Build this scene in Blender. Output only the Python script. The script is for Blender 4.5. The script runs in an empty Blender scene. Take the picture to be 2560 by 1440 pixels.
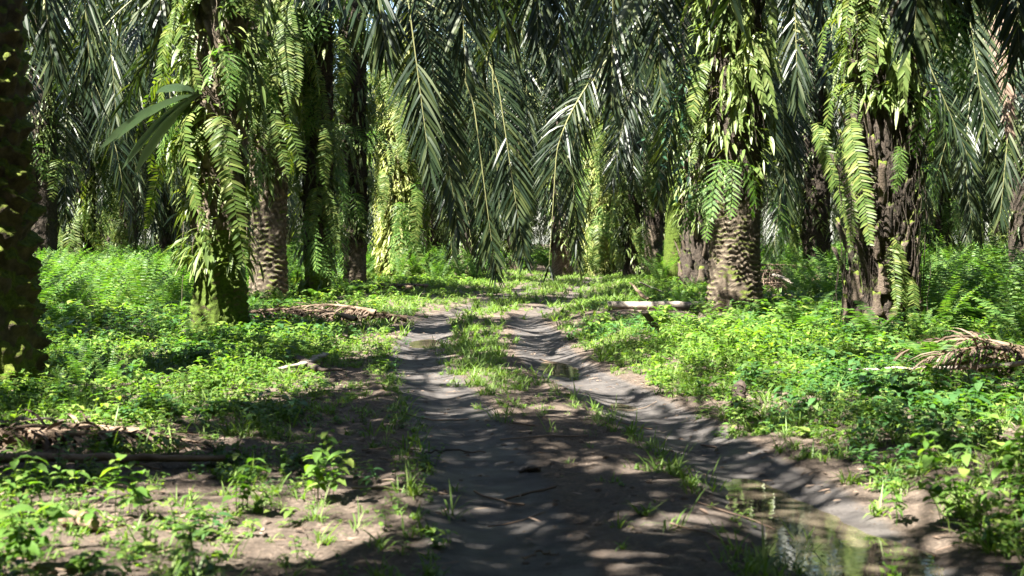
import bpy, math, random
import numpy as np
from mathutils import Vector

# ------------------------------------------------------------------ camera, sky, sun, exposure
scene = bpy.context.scene
CAMH, FPX, HOR = 1.3, 3555.0, 600.0
cam_d = bpy.data.cameras.new('camera'); cam = bpy.data.objects.new('camera', cam_d)
scene.collection.objects.link(cam); scene.camera = cam
cam.location = (0, 0, CAMH); cam.rotation_euler = (math.radians(90), 0, 0)
cam_d.sensor_width = 36; cam_d.lens = 50; cam_d.shift_y = -120 / 2560
cam_d.clip_start = 0.1; cam_d.clip_end = 2000
cam_d.dof.use_dof = True; cam_d.dof.focus_distance = 21; cam_d.dof.aperture_fstop = 4.0

SUN = np.array([-0.42, -0.40, 0.80]); SUN /= np.linalg.norm(SUN)
world = bpy.data.worlds.new('World'); scene.world = world; world.use_nodes = True
wn = world.node_tree.nodes; wl = world.node_tree.links
sky = wn.new('ShaderNodeTexSky'); sky.sky_type = 'NISHITA'; sky.sun_disc = False
sky.sun_elevation = math.asin(SUN[2]); sky.sun_rotation = math.atan2(SUN[0], SUN[1])
wn['Background'].inputs[1].default_value = 0.05
wl.new(sky.outputs[0], wn['Background'].inputs[0])
sd = bpy.data.lights.new('sun', 'SUN'); so = bpy.data.objects.new('sun', sd); scene.collection.objects.link(so)
sd.energy = 5.0; sd.angle = math.radians(0.5); sd.color = (1.0, 0.95, 0.86)
so.rotation_euler = Vector(SUN).to_track_quat('Z', 'Y').to_euler()
scene.view_settings.view_transform = 'Standard'; scene.view_settings.look = 'None'
scene.view_settings.exposure = 3.0; scene.view_settings.gamma = 1.0
cy = scene.cycles
cy.max_bounces = 7; cy.diffuse_bounces = 4; cy.glossy_bounces = 2; cy.transmission_bounces = 5
cy.transparent_max_bounces = 4; cy.sample_clamp_indirect = 6; cy.caustics_reflective = False; cy.caustics_refractive = False
cy.use_denoising = True
col = scene.collection
rng = np.random.default_rng(7)

def at(px, py, D):
    return np.array([(px - 1280) / FPX * D, D, CAMH + (HOR - py) / FPX * D])
def smooth(x, a, b):
    t = np.clip((x - a) / (b - a), 0, 1); return t * t * (3 - 2 * t)

# ------------------------------------------------------------------ ground shape
_cy = np.array([-20, 3, 5.5, 7.7, 9.8, 11.6, 14, 18.5, 23, 27, 33, 42, 55, 80, 150.])
_cx = np.array([.8, .7, .65, .57, .35, .13, -.15, -.45, -.48, -.15, .65, 1.5, 2.8, 5, 12.])
def road(y): return np.interp(y, _cy, _cx)
_nr = np.random.default_rng(3)
_nd = [( _nr.normal(size=2), _nr.uniform(0, 6.28)) for _ in range(24)]
def noise(x, y, s, k=0):
    r = 0
    for i in range(6):
        d, p = _nd[(i + k * 6) % 24]
        d = d / np.linalg.norm(d) * (0.7 + .25 * i)
        r = r + np.sin((x * d[0] + y * d[1]) * 6.28 / s * .6 + p + k)
    return r / 3.2
def height(x, y):
    x = np.asarray(x, float); y = np.asarray(y, float)
    w = noise(0 * x + 3, y, 5, 1) * .10
    d = x - road(y) - w
    wid = .25 + .05 * noise(x * 0, y, 3, 2)
    deep = 1 - .55 * smooth(y, 24, 34)
    h = -(.066 - .024 * (d < 0)) * deep * np.exp(-((np.abs(d) - .75) / wid) ** 2 * .8)
    h = h + .016 * np.exp(-((np.abs(d) - 1.2) / .16) ** 2) * (1 + .6 * noise(x, y, 1.1, 3)) * deep
    h = h + .11 * smooth(d, 1.2, 1.9) + .05 * smooth(-d, 1.3, 2.4)
    h = h + .035 * noise(x, y, 3.1, 0) * smooth(np.abs(d), 1.1, 2) + .007 * noise(x, y, .8, 2) + (.006 + .006 * smooth(np.abs(np.abs(d) - .75), .2, .45)) * noise(x, y, .27, 3) + .005 * noise(x, y, .13, 1) * smooth(np.abs(np.abs(d) - .75), .2, .45) * smooth(-y, -30, -16)
    for (cx, cyy, rx, ry, dp) in PUD:
        q = ((x - cx) / rx) ** 2 + ((y - cyy) / ry) ** 2
        h = h - dp * np.exp(-q * 1.2)
    return h
PUD = [(1.52, 6.15, .62, .75, .08), (1.26, 7.3, .24, .5, .06), (.52, 15.3, .33, .9, .07), (-1.15, 18.6, .28, .7, .06), (.95, 11.8, .25, .5, .045)]
def at_ground(px, py):
    k = (py - HOR) / FPX; D = CAMH / k
    for _ in range(3):
        D = (CAMH - float(height((px - 1280) / FPX * D, D))) / k
    return np.array([(px - 1280) / FPX * D, D, float(height((px - 1280) / FPX * D, D))])

# ------------------------------------------------------------------ places that are sunlit (gaps between leaves of the canopy)
LIT = []
def G(px, py, r):
    p = at_ground(px, py); LIT.append((*p, r))
def Vv(px, py, D, r):
    if 19.05 <= D <= 19.55: D -= 1.0
    elif 23.5 <= D <= 23.9: D -= 1.2
    elif 18.3 <= D <= 18.9: D -= 1.5
    LIT.append((*at(px, py, D), r))
for px in range(-60, 900, 120): G(px, 1265, .42); G(px + 40, 1320, .36)
for px in range(-60, 560, 120): G(px, 1385, .3)
for px in range(1650, 2000, 110): G(px, 1300, .14)
for px in (2120, 2280): G(px, 1290, .2)
G(2380, 1230, .18)
for (px, py, r) in [(160, 900, .5), (330, 880, .6), (520, 900, .45), (700, 850, .6), (850, 870, .5), (430, 960, .35), (620, 1000, .3), (540, 1130, .2),
                    (980, 860, .35), (1040, 845, .3), (990, 940, .2), (1320, 835, .4), (1250, 850, .3), (1400, 810, .6), (1500, 860, .5),
                    (1560, 930, .35), (1700, 900, .5), (1850, 860, .6), (2000, 870, .5), (1640, 830, .6), (1760, 820, .6), (1380, 905, .25), (1530, 1003, .12), (1640, 1003, .12),
                    (1900, 960, .25), (2400, 840, .5), (2530, 830, .4), (2280, 880, .4), (1280, 740, 1.), (1400, 730, 1.2), (1150, 740, .9), (1030, 760, .8),
                    (1200, 710, 2.0), (1350, 695, 2.2), (1500, 720, 1.5), (900, 800, .6), (800, 830, .5), (1190, 790, .5), (1330, 780, .6), (1450, 760, .8), (60, 1000, .2), (330, 1060, .2), (1000, 1190, .15)]:
    G(px, py, r)
for (px, py, D, r) in [(230, 700, 30, 1.4), (350, 660, 34, 1.5), (430, 720, 27, 1.0), (260, 780, 24, .9), (170, 640, 34, 1.), (410, 800, 22, .7),
                       (520, 80, 19.5, .55), (520, 230, 19.4, .45), (640, 120, 19.2, .5), (650, 290, 19.2, .3), (590, 420, 19.2, .35), (540, 420, 19.3, .3),
                       (740, 330, 27, .5), (780, 400, 28, .4), (690, 260, 27, .5), (800, 200, 28, .5),
                       (980, 300, 40, 1.2), (990, 450, 40, 1.3), (1000, 580, 41, 1.2), (1010, 660, 41, .9), (880, 620, 33, .4),
                       (1310, 500, 33, .8), (1310, 600, 33, .6), (1050, 200, 26, .6), (1060, 350, 26, .5),
                       (1520, 430, 52, 2.), (1540, 550, 52, 1.8), (1820, 120, 23.7, .55), (1850, 300, 23.7, .5), (1830, 420, 23.8, .4), (1850, 480, 23.7, .45), (1760, 250, 23.6, .35),
                       (2160, 100, 18.6, .5), (2180, 220, 18.6, .4), (2150, 320, 18.6, .3), (2200, 660, 18.4, .3), (2170, 760, 18.4, .35), (2060, 420, 19, .3), (1690, 640, 38, .5),
                       (2440, 250, 28, .7), (2500, 480, 30, .6), (2420, 480, 38, 1.), (30, 740, 11.6, .22), (20, 840, 11.6, .2), (60, 680, 11.6, .1), (40, 600, 11.6, .1),
                       (560, 640, 19.3, .3), (580, 750, 19.3, .3), (600, 380, 19, .3), (2430, 770, 17, .4)]:
    Vv(px, py, D, r)
_q = np.random.default_rng(9)
for _ in range(150):
    y = _q.uniform(11, 33); x = _q.uniform(-.36, .36) * y; LIT.append((x, y, 0., _q.uniform(.10, .42)))
for _ in range(120):
    y = _q.uniform(5, 11); x = _q.uniform(-.38, .38) * y
    if -1.4 < x < 1.6: continue
    if x < 0 and y > 7.6: LIT.append((x * .8 - .8, y, 0., _q.uniform(.1, .28)))
    LIT.append((x, y, 0., _q.uniform(.04, .13)))
for _ in range(70):
    Vv(_q.uniform(450, 900), _q.uniform(0, 620), _q.choice([19.3, 28, 29]), _q.uniform(.1, .35))
for _ in range(50):
    Vv(_q.uniform(1700, 2300), _q.uniform(0, 400), _q.choice([18.8, 23.8]), _q.uniform(.1, .35))
LIT = np.array(LIT)
LITB = LIT[(LIT[:, 3] > .38) & (LIT[:, 1] > 24)]
def blocks(P):
    v = P[:, None] - LITB[None, :, :3]; t = v @ SUN; return ((t > 2.5) & ((v * v).sum(2) - t * t < (LITB[None, :, 3] * .8 + .25) ** 2)).any()
def shaded(P, k=1.0):
    """True for the leaves that do not stand in one of the gaps."""
    keep = np.ones(len(P), bool)
    for c in LIT:
        v = P - c[:3]; t = v @ SUN
        keep &= ~((t > 1.2) & ((v * v).sum(1) - t * t < (c[3] * k) ** 2))
    return keep

# ------------------------------------------------------------------ mesh building
class MB:
    def __init__(self): self.v = []; self.f = []; self.m = []; self.n = 0
    def add(self, V, F, mi=0):
        V = np.asarray(V, np.float32).reshape(-1, 3); F = np.asarray(F, np.int32).reshape(-1, 4)
        self.v.append(V); self.f.append(F + self.n); self.m.append(np.full(len(F), mi, np.int32)); self.n += len(V)
    def mesh(self, name, mats, smooth_=True):
        V = np.concatenate(self.v) if self.v else np.zeros((0, 3), np.float32)
        F = np.concatenate(self.f) if self.f else np.zeros((0, 4), np.int32)
        M = np.concatenate(self.m) if self.m else np.zeros(0, np.int32)
        me = bpy.data.meshes.new(name)
        me.vertices.add(len(V)); me.vertices.foreach_set('co', V.ravel())
        me.loops.add(len(F) * 4); me.loops.foreach_set('vertex_index', F.ravel())
        me.polygons.add(len(F)); me.polygons.foreach_set('loop_start', np.arange(len(F), dtype=np.int32) * 4)
        for m in mats: me.materials.append(m)
        me.polygons.foreach_set('material_index', M)
        me.polygons.foreach_set('use_smooth', np.full(len(F), smooth_))
        me.update(calc_edges=True)
        return me
def nrm(a): return a / np.maximum(np.linalg.norm(a, axis=-1, keepdims=True), 1e-9)
def ribbons(mb, P, Dr, W, L, wd, prof, bend=.2, fold=0., mi=0, up=None):
    """leaf blades: base P, direction Dr, width direction W, length L, width wd, width profile, gravity bend"""
    n = len(P)
    if n == 0: return
    K = len(prof) - 1; t = np.linspace(0, 1, K + 1)
    L = np.broadcast_to(np.asarray(L, float), (n,)); wd = np.broadcast_to(np.asarray(wd, float), (n,)); bend = np.broadcast_to(np.asarray(bend, float), (n,))
    Dr = nrm(Dr); W = nrm(W - (W * Dr).sum(1, keepdims=True) * Dr)
    C = P[:, None] + Dr[:, None] * (L[:, None] * t)[..., None]
    C = C.copy(); C[..., 2] -= (bend * L)[:, None] * t ** 2
    hw = (wd[:, None] * np.array(prof) * .5)[..., None] * W[:, None]
    if fold:
        N = nrm(np.cross(W, Dr)); N *= np.sign(N[:, 2:3] + 1e-6)
        lift = (wd[:, None] * np.array(prof) * .5 * fold)[..., None] * N[:, None]
        V = np.stack([C - hw + lift, C, C + hw + lift], 2)   # n,K+1,3,3
        q = np.array([[i * 3 + j, i * 3 + j + 1, i * 3 + j + 4, i * 3 + j + 3] for i in range(K) for j in range(2)])
        F = q[None] + (np.arange(n) * (K + 1) * 3)[:, None, None]
    else:
        V = np.stack([C - hw, C + hw], 2)
        q = np.array([[i * 2, i * 2 + 1, i * 2 + 3, i * 2 + 2] for i in range(K)])
        F = q[None] + (np.arange(n) * (K + 1) * 2)[:, None, None]
    mb.add(V, F, mi)
def frames(pts):
    T = nrm(np.gradient(pts, axis=0)); return T
def tube(mb, pts, rad, k=5, mi=0, cap=True):
    pts = np.asarray(pts, float); n = len(pts); T = frames(pts)
    rad = np.broadcast_to(np.asarray(rad, float), (n,))
    a = np.array([0, 0, 1.]) if abs(T[:, 2]).mean() < .8 else np.array([0, 1., 0])
    U = nrm(np.cross(T, a)); Vv_ = np.cross(T, U); an = np.arange(k) / k * 2 * np.pi
    R = pts[:, None] + rad[:, None, None] * (np.cos(an)[None, :, None] * U[:, None] + np.sin(an)[None, :, None] * Vv_[:, None])
    F = [[i * k + j, i * k + (j + 1) % k, (i + 1) * k + (j + 1) % k, (i + 1) * k + j] for i in range(n - 1) for j in range(k)]
    V = R.reshape(-1, 3)
    if cap:
        V = np.vstack([V, pts[0], pts[-1]])
        F += [[(j + 1) % k, j, n * k, n * k] for j in range(0)]
        for e, c in ((0, n * k), (n - 1, n * k + 1)):
            for j in range(0, k - 1, 2): F.append([e * k + j, e * k + j + 1, e * k + (j + 2) % k, c])
    mb.add(V, F, mi)
def bez(P0, P1, P2, P3, n=26):
    t = np.linspace(0, 1, n)[:, None]
    return (1 - t) ** 3 * P0 + 3 * (1 - t) ** 2 * t * P1 + 3 * (1 - t) * t * t * P2 + t ** 3 * P3
def sample(pts, s):
    L = np.r_[0, np.cumsum(np.linalg.norm(np.diff(pts, axis=0), axis=1))]; u = s * L[-1]
    return np.stack([np.interp(u, L, pts[:, i]) for i in range(3)], 1), L[-1]
def frond_path(az, e0, e1, L, p=1.0, n=22):
    s = np.linspace(0, 1, n); ph = np.radians(e0 + (e1 - e0) * s ** p)
    d = np.stack([np.cos(ph) * math.cos(az), np.cos(ph) * math.sin(az), np.sin(ph)], 1) * L / (n - 1)
    return np.vstack([[0, 0, 0], np.cumsum(d[:-1], axis=0)])
def palm_frond(mb, pts, S0, r, M=70, lmax=.85, K=2, s0=.14, w=.042, culls=0, mi=0, spread=1.0, Send=None):
    """rachis and leaflets of one oil palm frond along pts; S0 = sideways direction"""
    s = np.linspace(s0, .995, M); s = np.clip(s + r.normal(0, .004, M), 0, 1)
    P, Lr = sample(pts, s); P2, _ = sample(pts, np.clip(s + .012, 0, 1)); P1, _ = sample(pts, np.clip(s - .012, 0, 1))
    T = nrm(P2 - P1)
    S = np.repeat(np.asarray(S0, float)[None], M, 0)
    if Send is not None: S = S * (1 - s[:, None]) + np.asarray(Send, float)[None] * s[:, None]
    S = nrm(S - (S * T).sum(1, keepdims=True) * T); N = np.cross(S, T)
    lp = lmax * (np.interp(s, [0, s0, .3, .55, .8, 1], [.3, .35, .85, 1, .8, .38]))
    al = np.radians(np.interp(s, [0, .3, 1], [75, 58, 22]))
    if True:
        n = len(pts); rr = np.interp(np.linspace(0, 1, n), [0, .15, .5, 1], [.055, .032, .016, .004])
        tube(mb, pts, rr, 4, mi + 1, cap=False)
    for sd_ in (-1, 1):
        jitter = r.normal(0, .10, M); nn = r.choice([-.38, 0.0, .38], M) * spread + r.normal(0, .12, M)
        Dd = np.cos(al + jitter)[:, None] * T + np.sin(al + jitter)[:, None] * S * sd_ + nn[:, None] * N
        Dd = nrm(Dd)
        W = nrm(np.cross(Dd, N) + r.normal(0, .28, (M, 3)))
        L = lp * r.uniform(.85, 1.1, M)
        horiz = 1 - np.abs(Dd[:, 2])
        bend = .12 + .55 * horiz * r.uniform(.6, 1.2, M)
        ok = r.random(M) > .04
        if culls:
            mid = P + Dd * L[:, None] * .5; mid2 = P + Dd * L[:, None] * .95
            ok &= shaded(mid, culls) & shaded(mid2, culls) & shaded(P, culls)
        pr = [.75, 1, .04] if K == 2 else [.6, 1, .85, .04] if K == 3 else [.5, .95, 1, .7, .03]
        ribbons(mb, P[ok], Dd[ok], W[ok], L[ok], w, pr, bend[ok], mi=mi)
def fern_frond(mb, pts, S0, r, M=26, pl=.14, pw=.024, K=3, s0=.1, rad=.003, ang=78, fold=0., mi=0, drop=.25, lobed=False, taper=.25):
    s = np.linspace(s0, .99, M)
    P, Lr = sample(pts, s); P2, _ = sample(pts, np.clip(s + .02, 0, 1)); P1, _ = sample(pts, np.clip(s - .02, 0, 1))
    T = nrm(P2 - P1); S = np.repeat(np.asarray(S0, float)[None], M, 0); S = nrm(S - (S * T).sum(1, keepdims=True) * T); N = np.cross(S, T)
    lp = pl * np.interp(s, [0, .25, .6, .88, 1], [.6, 1, .95, .6, taper])
    tube(mb, pts[::2] if len(pts) > 8 else pts, rad, 3, mi, cap=False)
    for sd_ in (-1, 1):
        a = math.radians(ang) + r.normal(0, .09, M)
        sh = (.5 / M) * Lr * (sd_ > 0)
        Dd = nrm(np.cos(a)[:, None] * T + np.sin(a)[:, None] * S * sd_ + r.normal(0, .10, M)[:, None] * N - np.array([0, 0, drop * .4]))
        W = nrm(T + r.normal(0, .18, (M, 3)))
        ok = r.random(M) > .05
        PP = P + T * sh; L = lp * r.uniform(.85, 1.1, M)
        pr = {2: [.8, 1, .1], 3: [.7, 1, .85, .08], 4: [.6, 1, .95, .7, .06]}[K]
        if not lobed:
            ribbons(mb, PP[ok], Dd[ok], W[ok], L[ok], pw, pr, drop, fold=fold, mi=mi)
        else:                       # twice-divided fern: leaflets along every side branch
            m2 = 9; tt = np.linspace(.08, .97, m2)
            C = PP[ok][:, None] + Dd[ok][:, None] * (L[ok][:, None] * tt)[..., None]
            C[..., 2] -= (drop * L[ok])[:, None] * tt ** 2
            for s2 in (-1, 1):
                D2 = nrm(W[ok] * s2 + Dd[ok] * .55)[:, None] + np.zeros_like(C)
                l2 = (pw * 1.6 * (1 - .75 * tt))[None] * np.ones((len(C), 1))
                ribbons(mb, C.reshape(-1, 3), D2.reshape(-1, 3), np.repeat(Dd[ok], m2, 0), l2.ravel(), pw * .62, [.9, 1, .2], .1, mi=mi)

# ------------------------------------------------------------------ materials
def new_mat(name):
    m = bpy.data.materials.new(name); m.use_nodes = True; nt = m.node_tree
    for n in list(nt.nodes): nt.nodes.remove(n)
    out = nt.nodes.new('ShaderNodeOutputMaterial'); return m, nt, out
def ramp(nt, fac, stops):
    r = nt.nodes.new('ShaderNodeValToRGB'); el = r.color_ramp.elements
    while len(el) < len(stops): el.new(.5)
    for e, (p, c) in zip(el, stops): e.position = p; e.color = (*c, 1)
    nt.links.new(fac, r.inputs[0]); return r.outputs[0]
def noise_n(nt, scale, detail=4, rough=.6, vec=None, dist=0):
    n = nt.nodes.new('ShaderNodeTexNoise'); n.inputs['Scale'].default_value = scale
    n.inputs['Detail'].default_value = detail; n.inputs['Roughness'].default_value = rough; n.inputs['Distortion'].default_value = dist
    if vec is None:
        g = nt.nodes.new('ShaderNodeNewGeometry'); vec = g.outputs['Position']
    nt.links.new(vec, n.inputs['Vector']); return n.outputs[0]
def leaf_mat(name, stops, trans, rough=.45, tw=.35, spec=.4):
    m, nt, out = new_mat(name)
    g = nt.nodes.new('ShaderNodeNewGeometry')
    big = noise_n(nt, .9, 2)
    mx = nt.nodes.new('ShaderNodeMath'); mx.operation = 'MULTIPLY_ADD'; mx.inputs[1].default_value = .65
    ad = nt.nodes.new('ShaderNodeMath'); ad.operation = 'MULTIPLY'; ad.inputs[1].default_value = .35
    nt.links.new(big, ad.inputs[0]); nt.links.new(g.outputs['Random Per Island'], mx.inputs[0]); nt.links.new(ad.outputs[0], mx.inputs[2])
    c = ramp(nt, mx.outputs[0], stops)
    p = nt.nodes.new('ShaderNodeBsdfPrincipled'); p.inputs['Roughness'].default_value = rough
    p.inputs['Specular IOR Level'].default_value = spec
    nt.links.new(c, p.inputs['Base Color'])
    t = nt.nodes.new('ShaderNodeBsdfTranslucent')
    mc = nt.nodes.new('ShaderNodeMix'); mc.data_type = 'RGBA'; mc.blend_type = 'MULTIPLY'; mc.inputs[0].default_value = 1
    nt.links.new(c, mc.inputs[6]); mc.inputs[7].default_value = (*trans, 1)
    nt.links.new(mc.outputs[2], t.inputs[0])
    ms = nt.nodes.new('ShaderNodeMixShader'); ms.inputs[0].default_value = tw
    nt.links.new(p.outputs[0], ms.inputs[1]); nt.links.new(t.outputs[0], ms.inputs[2]); nt.links.new(ms.outputs[0], out.inputs[0])
    return m
def bark_mat(name, c0, c1, moss=.35, mosscol=(.09, .12, .015), rough=.85, sc=9, bump=.5, worn=None):
    m, nt, out = new_mat(name)
    tc = nt.nodes.new('ShaderNodeTexCoord')
    n1 = noise_n(nt, sc, 6, .65, tc.outputs['Object']); c = ramp(nt, n1, [(.3, c0), (.7, c1)])
    n2 = noise_n(nt, 3.1, 5, .6, tc.outputs['Object'], .6)
    if worn:
        gp = nt.nodes.new('ShaderNodeNewGeometry'); wf = ramp(nt, gp.outputs['Pointiness'], [(.50, (0, 0, 0)), (.56, (1, 1, 1))])
        mw = nt.nodes.new('ShaderNodeMix'); mw.data_type = 'RGBA'; nt.links.new(wf, mw.inputs[0]); nt.links.new(c, mw.inputs[6]); mw.inputs[7].default_value = (*worn, 1); c = mw.outputs[2]
    g = nt.nodes.new('ShaderNodeNewGeometry'); sx = nt.nodes.new('ShaderNodeSeparateXYZ'); nt.links.new(g.outputs['Normal'], sx.inputs[0])
    a = nt.nodes.new('ShaderNodeMath'); a.operation = 'MULTIPLY_ADD'; a.inputs[1].default_value = .35; nt.links.new(sx.outputs[2], a.inputs[0]); nt.links.new(n2, a.inputs[2])
    f = ramp(nt, a.outputs[0], [(.72 - moss * .5, (0, 0, 0)), (.80 - moss * .5, (1, 1, 1))])
    n3 = noise_n(nt, 30, 3, .6, tc.outputs['Object']); mcol = ramp(nt, n3, [(.3, tuple(x * .5 for x in mosscol)), (.75, tuple(x * 1.7 for x in mosscol))])
    mx = nt.nodes.new('ShaderNodeMix'); mx.data_type = 'RGBA'; nt.links.new(f, mx.inputs[0]); nt.links.new(c, mx.inputs[6]); nt.links.new(mcol, mx.inputs[7])
    p = nt.nodes.new('ShaderNodeBsdfPrincipled'); p.inputs['Roughness'].default_value = rough; p.inputs['Specular IOR Level'].default_value = .25
    nt.links.new(mx.outputs[2], p.inputs['Base Color'])
    b = nt.nodes.new('ShaderNodeBump'); b.inputs['Strength'].default_value = bump; b.inputs['Distance'].default_value = .03
    n4 = noise_n(nt, 45, 5, .7, tc.outputs['Object']); nt.links.new(n4, b.inputs['Height']); nt.links.new(b.outputs[0], p.inputs['Normal'])
    nt.links.new(p.outputs[0], out.inputs[0]); return m
M_PALM = leaf_mat('palm_leaflet', [(.0, (.007, .015, .008)), (.55, (.018, .033, .014)), (1, (.080, .095, .028))], (1.8, 1.9, .4), rough=.40, tw=.24, spec=.34)
M_RACH = leaf_mat('palm_rachis', [(0, (.12, .14, .05)), (1, (.2, .19, .09))], (1, 1, .4), rough=.45, tw=.02)
M_DEAD = leaf_mat('dead_leaflet', [(0, (.10, .07, .05)), (.5, (.19, .135, .10)), (1, (.33, .26, .2))], (1.2, .9, .6), rough=.7, tw=.15, spec=.2)
M_DEADD = leaf_mat('rotting_leaflet', [(0, (.045, .032, .024)), (.5, (.10, .072, .052)), (1, (.2, .155, .12))], (1.2, .9, .6), rough=.8, tw=.1, spec=.15)
M_FERN = leaf_mat('hanging_fern_leaf', [(0, (.035, .07, .014)), (.5, (.068, .112, .022)), (1, (.20, .215, .062))], (1.9, 2.0, .4), rough=.5, tw=.32, spec=.28)
M_FERN2 = leaf_mat('soft_fern_leaf', [(0, (.035, .09, .025)), (.5, (.075, .15, .032)), (1, (.17, .23, .05))], (1.7, 2.1, .6), rough=.5, tw=.38, spec=.3)
M_CLIMB = leaf_mat('climbing_leaf', [(0, (.05, .085, .02)), (.5, (.10, .145, .035)), (.85, (.17, .2, .07)), (1, (.2, .12, .05))], (1.7, 1.8, .5), rough=.45, tw=.28, spec=.4)
M_CLIMBLIT = leaf_mat('sunlit_climber_leaf', [(0, (.12, .16, .04)), (.6, (.24, .27, .08)), (1, (.38, .36, .16))], (1.5, 1.5, .6), rough=.5, tw=.3, spec=.3)  # lighter copy of the climbing leaf; its sunlit glow is in the colour
M_HERB = leaf_mat('herb_leaf', [(0, (.045, .105, .018)), (.5, (.085, .16, .03)), (1, (.24, .29, .07))], (1.7, 2.0, .45), rough=.5, tw=.4, spec=.3)
M_HERB2 = leaf_mat('dark_weed_leaf', [(0, (.028, .075, .022)), (.6, (.05, .12, .035)), (1, (.12, .17, .05))], (1.6, 2.0, .5), rough=.42, tw=.32, spec=.4)
M_GRASS = leaf_mat('grass_blade', [(0, (.07, .12, .025)), (.6, (.12, .2, .045)), (.9, (.2, .25, .08)), (1, (.34, .29, .16))], (1.6, 1.8, .5), rough=.5, tw=.38, spec=.3)
M_DARKLEAF = leaf_mat('dark_glossy_leaf', [(0, (.02, .055, .03)), (1, (.045, .10, .05))], (1.2, 1.9, .7), rough=.28, tw=.2, spec=.6)
M_BROAD = leaf_mat('broad_leaf', [(0, (.10, .15, .11)), (1, (.20, .25, .19))], (.8, 1.0, .6), rough=.35, tw=.1, spec=.6)
M_BARK = bark_mat('scarred_bark', (.022, .017, .012), (.11, .085, .06), .26, (.06, .075, .012), worn=(.17, .14, .10))
M_BARKM = bark_mat('mossy_bark', (.035, .028, .018), (.13, .10, .06), .72, (.085, .125, .012))
M_BARKM1 = bark_mat('dark_mossy_bark', (.022, .017, .012), (.12, .095, .06), .52, (.075, .095, .012))
M_BARKY = bark_mat('moss_covered_bark', (.04, .035, .02), (.12, .10, .05), .80, (.045, .070, .006))
M_FIBRE = bark_mat('fibrous_bark', (.012, .010, .008), (.085, .066, .050), .22, (.05, .065, .012), sc=22, bump=1.0)
M_BUTT = bark_mat('leaf_base_bark', (.06, .048, .036), (.24, .19, .14), .2, sc=14, bump=.9)
M_BUTTD = bark_mat('dark_leaf_base', (.04, .03, .022), (.15, .115, .085), .3, sc=14, bump=.9)
M_WOOD = bark_mat('grey_dead_wood', (.13, .11, .09), (.36, .31, .26), -.7, sc=7)
M_WOODD = bark_mat('dark_dead_wood', (.03, .024, .02), (.10, .075, .06), -.7, sc=7)
M_WOODB = bark_mat('brown_dead_wood', (.09, .06, .04), (.22, .16, .11), -.7, sc=5)
M_ROOT = bark_mat('hanging_root', (.05, .03, .02), (.16, .09, .06), .05)

def ground_mat():
    m, nt, out = new_mat('forest_soil')
    n1 = noise_n(nt, 1.3, 6, .65, dist=.3); n2 = noise_n(nt, 22, 6, .75); n3 = noise_n(nt, 7, 5, .7)
    c1 = ramp(nt, n1, [(.32, (.050, .037, .028)), (.52, (.115, .085, .064)), (.7, (.22, .175, .138))])
    c2 = ramp(nt, noise_n(nt, 38, 7, .8), [(.38, (.035, .027, .021)), (.54, (.13, .10, .075)), (.66, (.38, .30, .23))])
    mx = nt.nodes.new('ShaderNodeMix'); mx.data_type = 'RGBA'; mx.inputs[0].default_value = .5
    nt.links.new(c1, mx.inputs[6]); nt.links.new(c2, mx.inputs[7])
    at_ = nt.nodes.new('ShaderNodeAttribute'); at_.attribute_name = 'mud'
    a2 = nt.nodes.new('ShaderNodeMath'); a2.operation = 'MULTIPLY_ADD'; a2.inputs[1].default_value = .5; a2.inputs[2].default_value = -.25
    nt.links.new(n3, a2.inputs[0])
    a3 = nt.nodes.new('ShaderNodeMath'); a3.operation = 'ADD'; a3.use_clamp = True; nt.links.new(at_.outputs['Fac'], a3.inputs[0]); nt.links.new(a2.outputs[0], a3.inputs[1])
    mf = ramp(nt, a3.outputs[0], [(.3, (0, 0, 0)), (.6, (1, 1, 1))])
    mudc = ramp(nt, noise_n(nt, 5, 5, .6), [(.3, (.045, .041, .040)), (.7, (.125, .112, .103))])
    m2 = nt.nodes.new('ShaderNodeMix'); m2.data_type = 'RGBA'; nt.links.new(mf, m2.inputs[0]); nt.links.new(mx.outputs[2], m2.inputs[6]); nt.links.new(mudc, m2.inputs[7])
    p = nt.nodes.new('ShaderNodeBsdfPrincipled'); nt.links.new(m2.outputs[2], p.inputs['Base Color'])
    wet = ramp(nt, noise_n(nt, 2.2, 3, .5), [(.4, (.5, .5, .5)), (.62, (.85, .85, .85))])
    rr = nt.nodes.new('ShaderNodeMix'); rr.data_type = 'RGBA'; nt.links.new(mf, rr.inputs[0]); rr.inputs[6].default_value = (.95, .95, .95, 1)
    nt.links.new(wet, rr.inputs[7]); nt.links.new(rr.outputs[2], p.inputs['Roughness']); p.inputs['Specular IOR Level'].default_value = .35
    b = nt.nodes.new('ShaderNodeBump'); b.inputs['Strength'].default_value = .9; b.inputs['Distance'].default_value = .05
    nt.links.new(n2, b.inputs['Height']); b2 = nt.nodes.new('ShaderNodeBump'); b2.inputs['Strength'].default_value = .5; b2.inputs['Distance'].default_value = .02
    nt.links.new(noise_n(nt, 70, 4, .7), b2.inputs['Height']); nt.links.new(b.outputs[0], b2.inputs['Normal']); nt.links.new(b2.outputs[0], p.inputs['Normal'])
    nt.links.new(p.outputs[0], out.inputs[0]); return m
M_GROUND = ground_mat()
m, nt, out = new_mat('muddy_water')
p = nt.nodes.new('ShaderNodeBsdfPrincipled'); p.inputs['Base Color'].default_value = (.085, .070, .050, 1); p.inputs['Roughness'].default_value = .025
b = nt.nodes.new('ShaderNodeBump'); b.inputs['Strength'].default_value = .06; b.inputs['Distance'].default_value = .01
nt.links.new(noise_n(nt, 9, 2), b.inputs['Height']); nt.links.new(b.outputs[0], p.inputs['Normal']); nt.links.new(p.outputs[0], out.inputs[0])
M_WATER = m

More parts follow.
